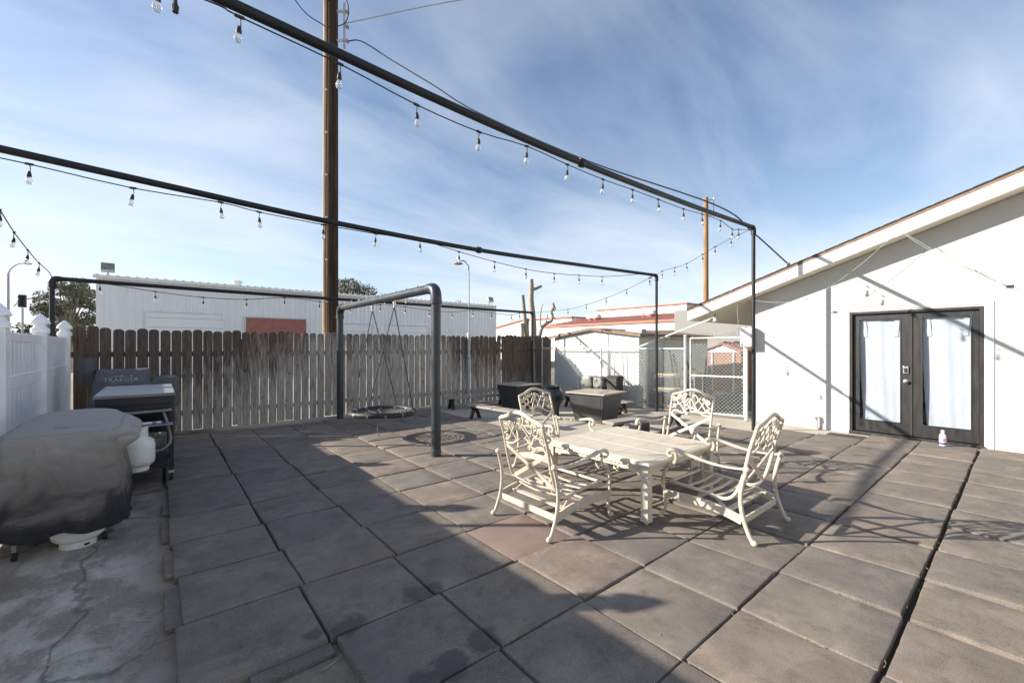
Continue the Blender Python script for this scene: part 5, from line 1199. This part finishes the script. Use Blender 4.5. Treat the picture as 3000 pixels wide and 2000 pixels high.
# ================================================================== TREES
def leafcloud(m, clumps, count, size, rg):
    for (c, r) in clumps:
        k = int(count*r[0]*r[1]*r[2])
        for _ in range(max(40, k)):
            while True:
                u = Vector((rg.uniform(-1, 1), rg.uniform(-1, 1), rg.uniform(-1, 1)))
                if .15 < u.length < 1 and rg.random() < u.length**1.2: break
            p = Vector(c)+Vector((u.x*r[0], u.y*r[1], u.z*r[2])); s = size*rg.uniform(.6, 1.3); q = Quaternion((rg.gauss(0, 1), rg.gauss(0, 1), rg.gauss(0, 1), rg.gauss(0, 1))).normalized()
            m.add([p+q @ Vector(v) for v in ((-s, 0, 0), (0, -s*.4, .02), (s, 0, 0), (0, s*.4, .02))], [(0, 1, 2, 3)])
def tree(label, base, H, rad, leaf, seed, n=26, count=260, size=.12, cat='tree', flat=1.0):
    rg = random.Random(seed); t = thing('tree', label, cat, base); tm = MB()
    tm.tube(smoothpath([(0, 0, -.1), (.08, .02, H*.25), (.0, -.05, H*.5), (.1, .05, H*.8)], 3), [H*.035, H*.033, H*.03, H*.028, H*.026, H*.023, H*.02, H*.016, H*.012, H*.008], 10); cl = []
    for k in range(n):
        a = rg.uniform(0, 6.28); h = rg.uniform(.35, 1.0); rr = rad*math.sqrt(max(.05, 1-((h-.55)/.5)**2))*rg.uniform(.25, .95); c = Vector((rr*math.cos(a), rr*math.sin(a), H*h*.93)); s = rg.uniform(.22, .42)*rad
        cl.append((c, (s, s, s*.75*flat))); st = Vector((0, 0, H*rg.uniform(.2, .55))); tm.tube(smoothpath([st, st.lerp(c, .5)+Vector((0, 0, .2)), c], 2), [.05, .04, .03, .02, .012], 6)
    tm.build('trunk', 'bark_grey', t, smooth=50); lm = MB(); leafcloud(lm, cl, count, size, rg); lm.build('crown', leaf, t)
    return t
a, b = ray(205); tree('leafy dark evergreen tree left of the metal warehouse', (a*26, b*26, 0), 5.9, 1.5, 'leaf_dark', 21, 46, 2600, .085)
a, b = ray(1030); tree('sparse olive tree crown above the warehouse roof right of the pole', (a*62, b*62, 0), 11.2, 4.6, 'leaf_olive', 8, 60, 40, .20)
a, b = ray(1350); tree('small far tree top over the right end of the warehouse', (a*70, b*70, 0), 9.6, 2.8, 'leaf_olive', 9, 14, 60, .25)
a, b = ray(150); tree('pale distant tree low behind the vinyl fence', (a*60, b*60, 0), 5.5, 4, 'leaf_olive', 18, 20, 60, .25)

pt = thing('cut_tree', 'pruned bare tree with sawn grey limbs behind the fence corner', 'tree', (9.9, 10.75, 0))
def limb(name, pts, rs): 
    sp_ = smoothpath(pts, 4); rr = []
    for i in range(len(sp_)): u = i/(len(sp_)-1); rr.append(rs[0]+(rs[1]-rs[0])*u)
    MB().tube(sp_, rr, 10).build(name, 'bark_grey', pt, smooth=45)
def tp(px_, py_): v = ony(px_, py_, 10.75); return (v.x-9.9, 0, v.z)
limb('trunk', [(-.15, 0, -.1), tp(1563, 985), tp(1561, 930), tp(1556, 880), tp(1557, 845), tp(1556, 818)], (.12, .075))
limb('limb', [tp(1557, 848), tp(1568, 846), tp(1585, 838)], (.06, .05)); limb('limb', [tp(1543, 1000), tp(1538, 940), tp(1531, 864)], (.075, .062))
limb('limb', [tp(1548, 1000), tp(1545, 965), tp(1546, 933)], (.06, .055)); limb('limb', [tp(1530, 1000), tp(1530, 965), tp(1528, 946)], (.06, .06))
limb('limb', [tp(1580, 985), tp(1588, 960), tp(1600, 948), tp(1615, 940), tp(1618, 925), tp(1615, 912), tp(1622, 900), tp(1620, 887)], (.075, .04))
limb('limb', [tp(1585, 965), tp(1583, 930), tp(1586, 905), tp(1591, 890)], (.03, .012)); limb('limb', [tp(1618, 935), tp(1627, 930)], (.03, .015)); limb('limb', [tp(1598, 948), tp(1603, 930), tp(1603, 920)], (.03, .012))
limb('limb', [tp(1616, 912), tp(1627, 905), tp(1624, 893)], (.03, .012))
rg = random.Random(31)
def frond_plant(label, loc, n, L, mat, leafn=9):
    t = thing('shrub', label, 'shrub', loc); s = MB(); lv = MB()
    for k in range(n):
        a = rg.uniform(0, 6.28); e_ = rg.uniform(.35, 1.1); p0 = Vector((0, 0, 0)); d = Vector((math.cos(a)*math.cos(e_), math.sin(a)*math.cos(e_), math.sin(e_)))
        pts = [p0+d*(L*u)+Vector((0, 0, -.25*L*u*u)) for u in (0, .33, .66, 1)]; sp_ = smoothpath(pts, 3); s.tube(sp_, .008, 5)
        for i in range(2, len(sp_)):
            for sd_ in (-1, 1):
                tt = (sp_[i]-sp_[i-1]).normalized(); sdv = tt.cross(Vector((0, 0, 1))).normalized()*sd_; ll = .13*L; c = sp_[i]; lv.add([c, c+sdv*ll*.5+tt*.04+Vector((0, 0, .015)), c+sdv*ll+tt*.08-Vector((0, 0, .04)), c+sdv*ll*.5-tt*.03], [(0, 1, 2, 3)])
    s.build('stem', 'bark_grey', t); lv.build('foliage', mat, t)
frond_plant('leafy green shrub rising behind the fence beside the cut tree', (8.9, 10.5, 1.2), 26, 1.1, 'leaf_green')
frond_plant('thin green shrub behind the fence at the right end of the warehouse', (8.0, 11.2, 1.2), 14, .9, 'leaf_green')
frond_plant('yellow green sprigs behind the fence right of the cut tree', (9.95, 10.9, 1.45), 14, .7, 'leaf_green')
fp = onx(1548, 945, 40); 

# ================================================================== SMALL LITTER
lit = MB(); rl = random.Random(77)
for k in range(420):
    if k < 230: x, y, z = rl.uniform(.8, 9.2), rl.uniform(-1.5, 3.4), .053
    elif k < 300: x, y, z = -.02+abs(rl.gauss(0, .10))*-1, rl.uniform(1.8, 5.6), .004
    else: x, y, z = rl.uniform(-1, 0), rl.uniform(1.8, 4.4), .004
    L_ = rl.uniform(.008, .028) if k < 230 else rl.uniform(.012, .07); a = rl.uniform(0, 6.28); bnd = rl.uniform(-.3, .3)
    p0 = Vector((x, y, z)); p1 = p0+Vector((math.cos(a), math.sin(a), .05))*L_*.5; p2_ = p1+Vector((math.cos(a+bnd), math.sin(a+bnd), -.03))*L_*.5
    lit.tube([p0, p1, p2_], .0011, 4)
for k in range(420):          # straw and grit caught in the tile joints
    if rl.random() < .5: x, y = TX0+PITCH*rl.randrange(1, 14)+rl.gauss(0, .006), rl.uniform(-.8, 3.4); a = R(90)+rl.gauss(0, .35)
    else: x, y = rl.uniform(.8, 8.6), TY0+PITCH*rl.randrange(-3, 4)+rl.gauss(0, .008); a = rl.gauss(0, .35)
    L_ = rl.uniform(.008, .032); p0 = Vector((x, y, rl.uniform(.03, .052))); lit.tube([p0, p0+Vector((math.cos(a), math.sin(a), .08))*L_*.5, p0+Vector((math.cos(a+.2), math.sin(a+.2), .0))*L_], .0014, 4)
for (x, y, a, L_) in ((-.02, 3.15, 2.6, .30), (-.05, 3.2, .6, .22), (-.18, 3.02, 2.9, .25), (.72, 2.18, 1.1, .3), (.60, 2.14, .3, .2), (-.35, 2.75, .1, .12)):
    p0 = Vector((x, y, .006)); lit.tube(smoothpath([p0, p0+Vector((math.cos(a), math.sin(a), .06))*L_*.5, p0+Vector((math.cos(a+.25), math.sin(a+.25), .02))*L_], 4), .0028, 5)
lit.build('dry_litter', 'twig', kind='stuff', label='dry twigs and straw scattered over the tiles and concrete', category='litter')
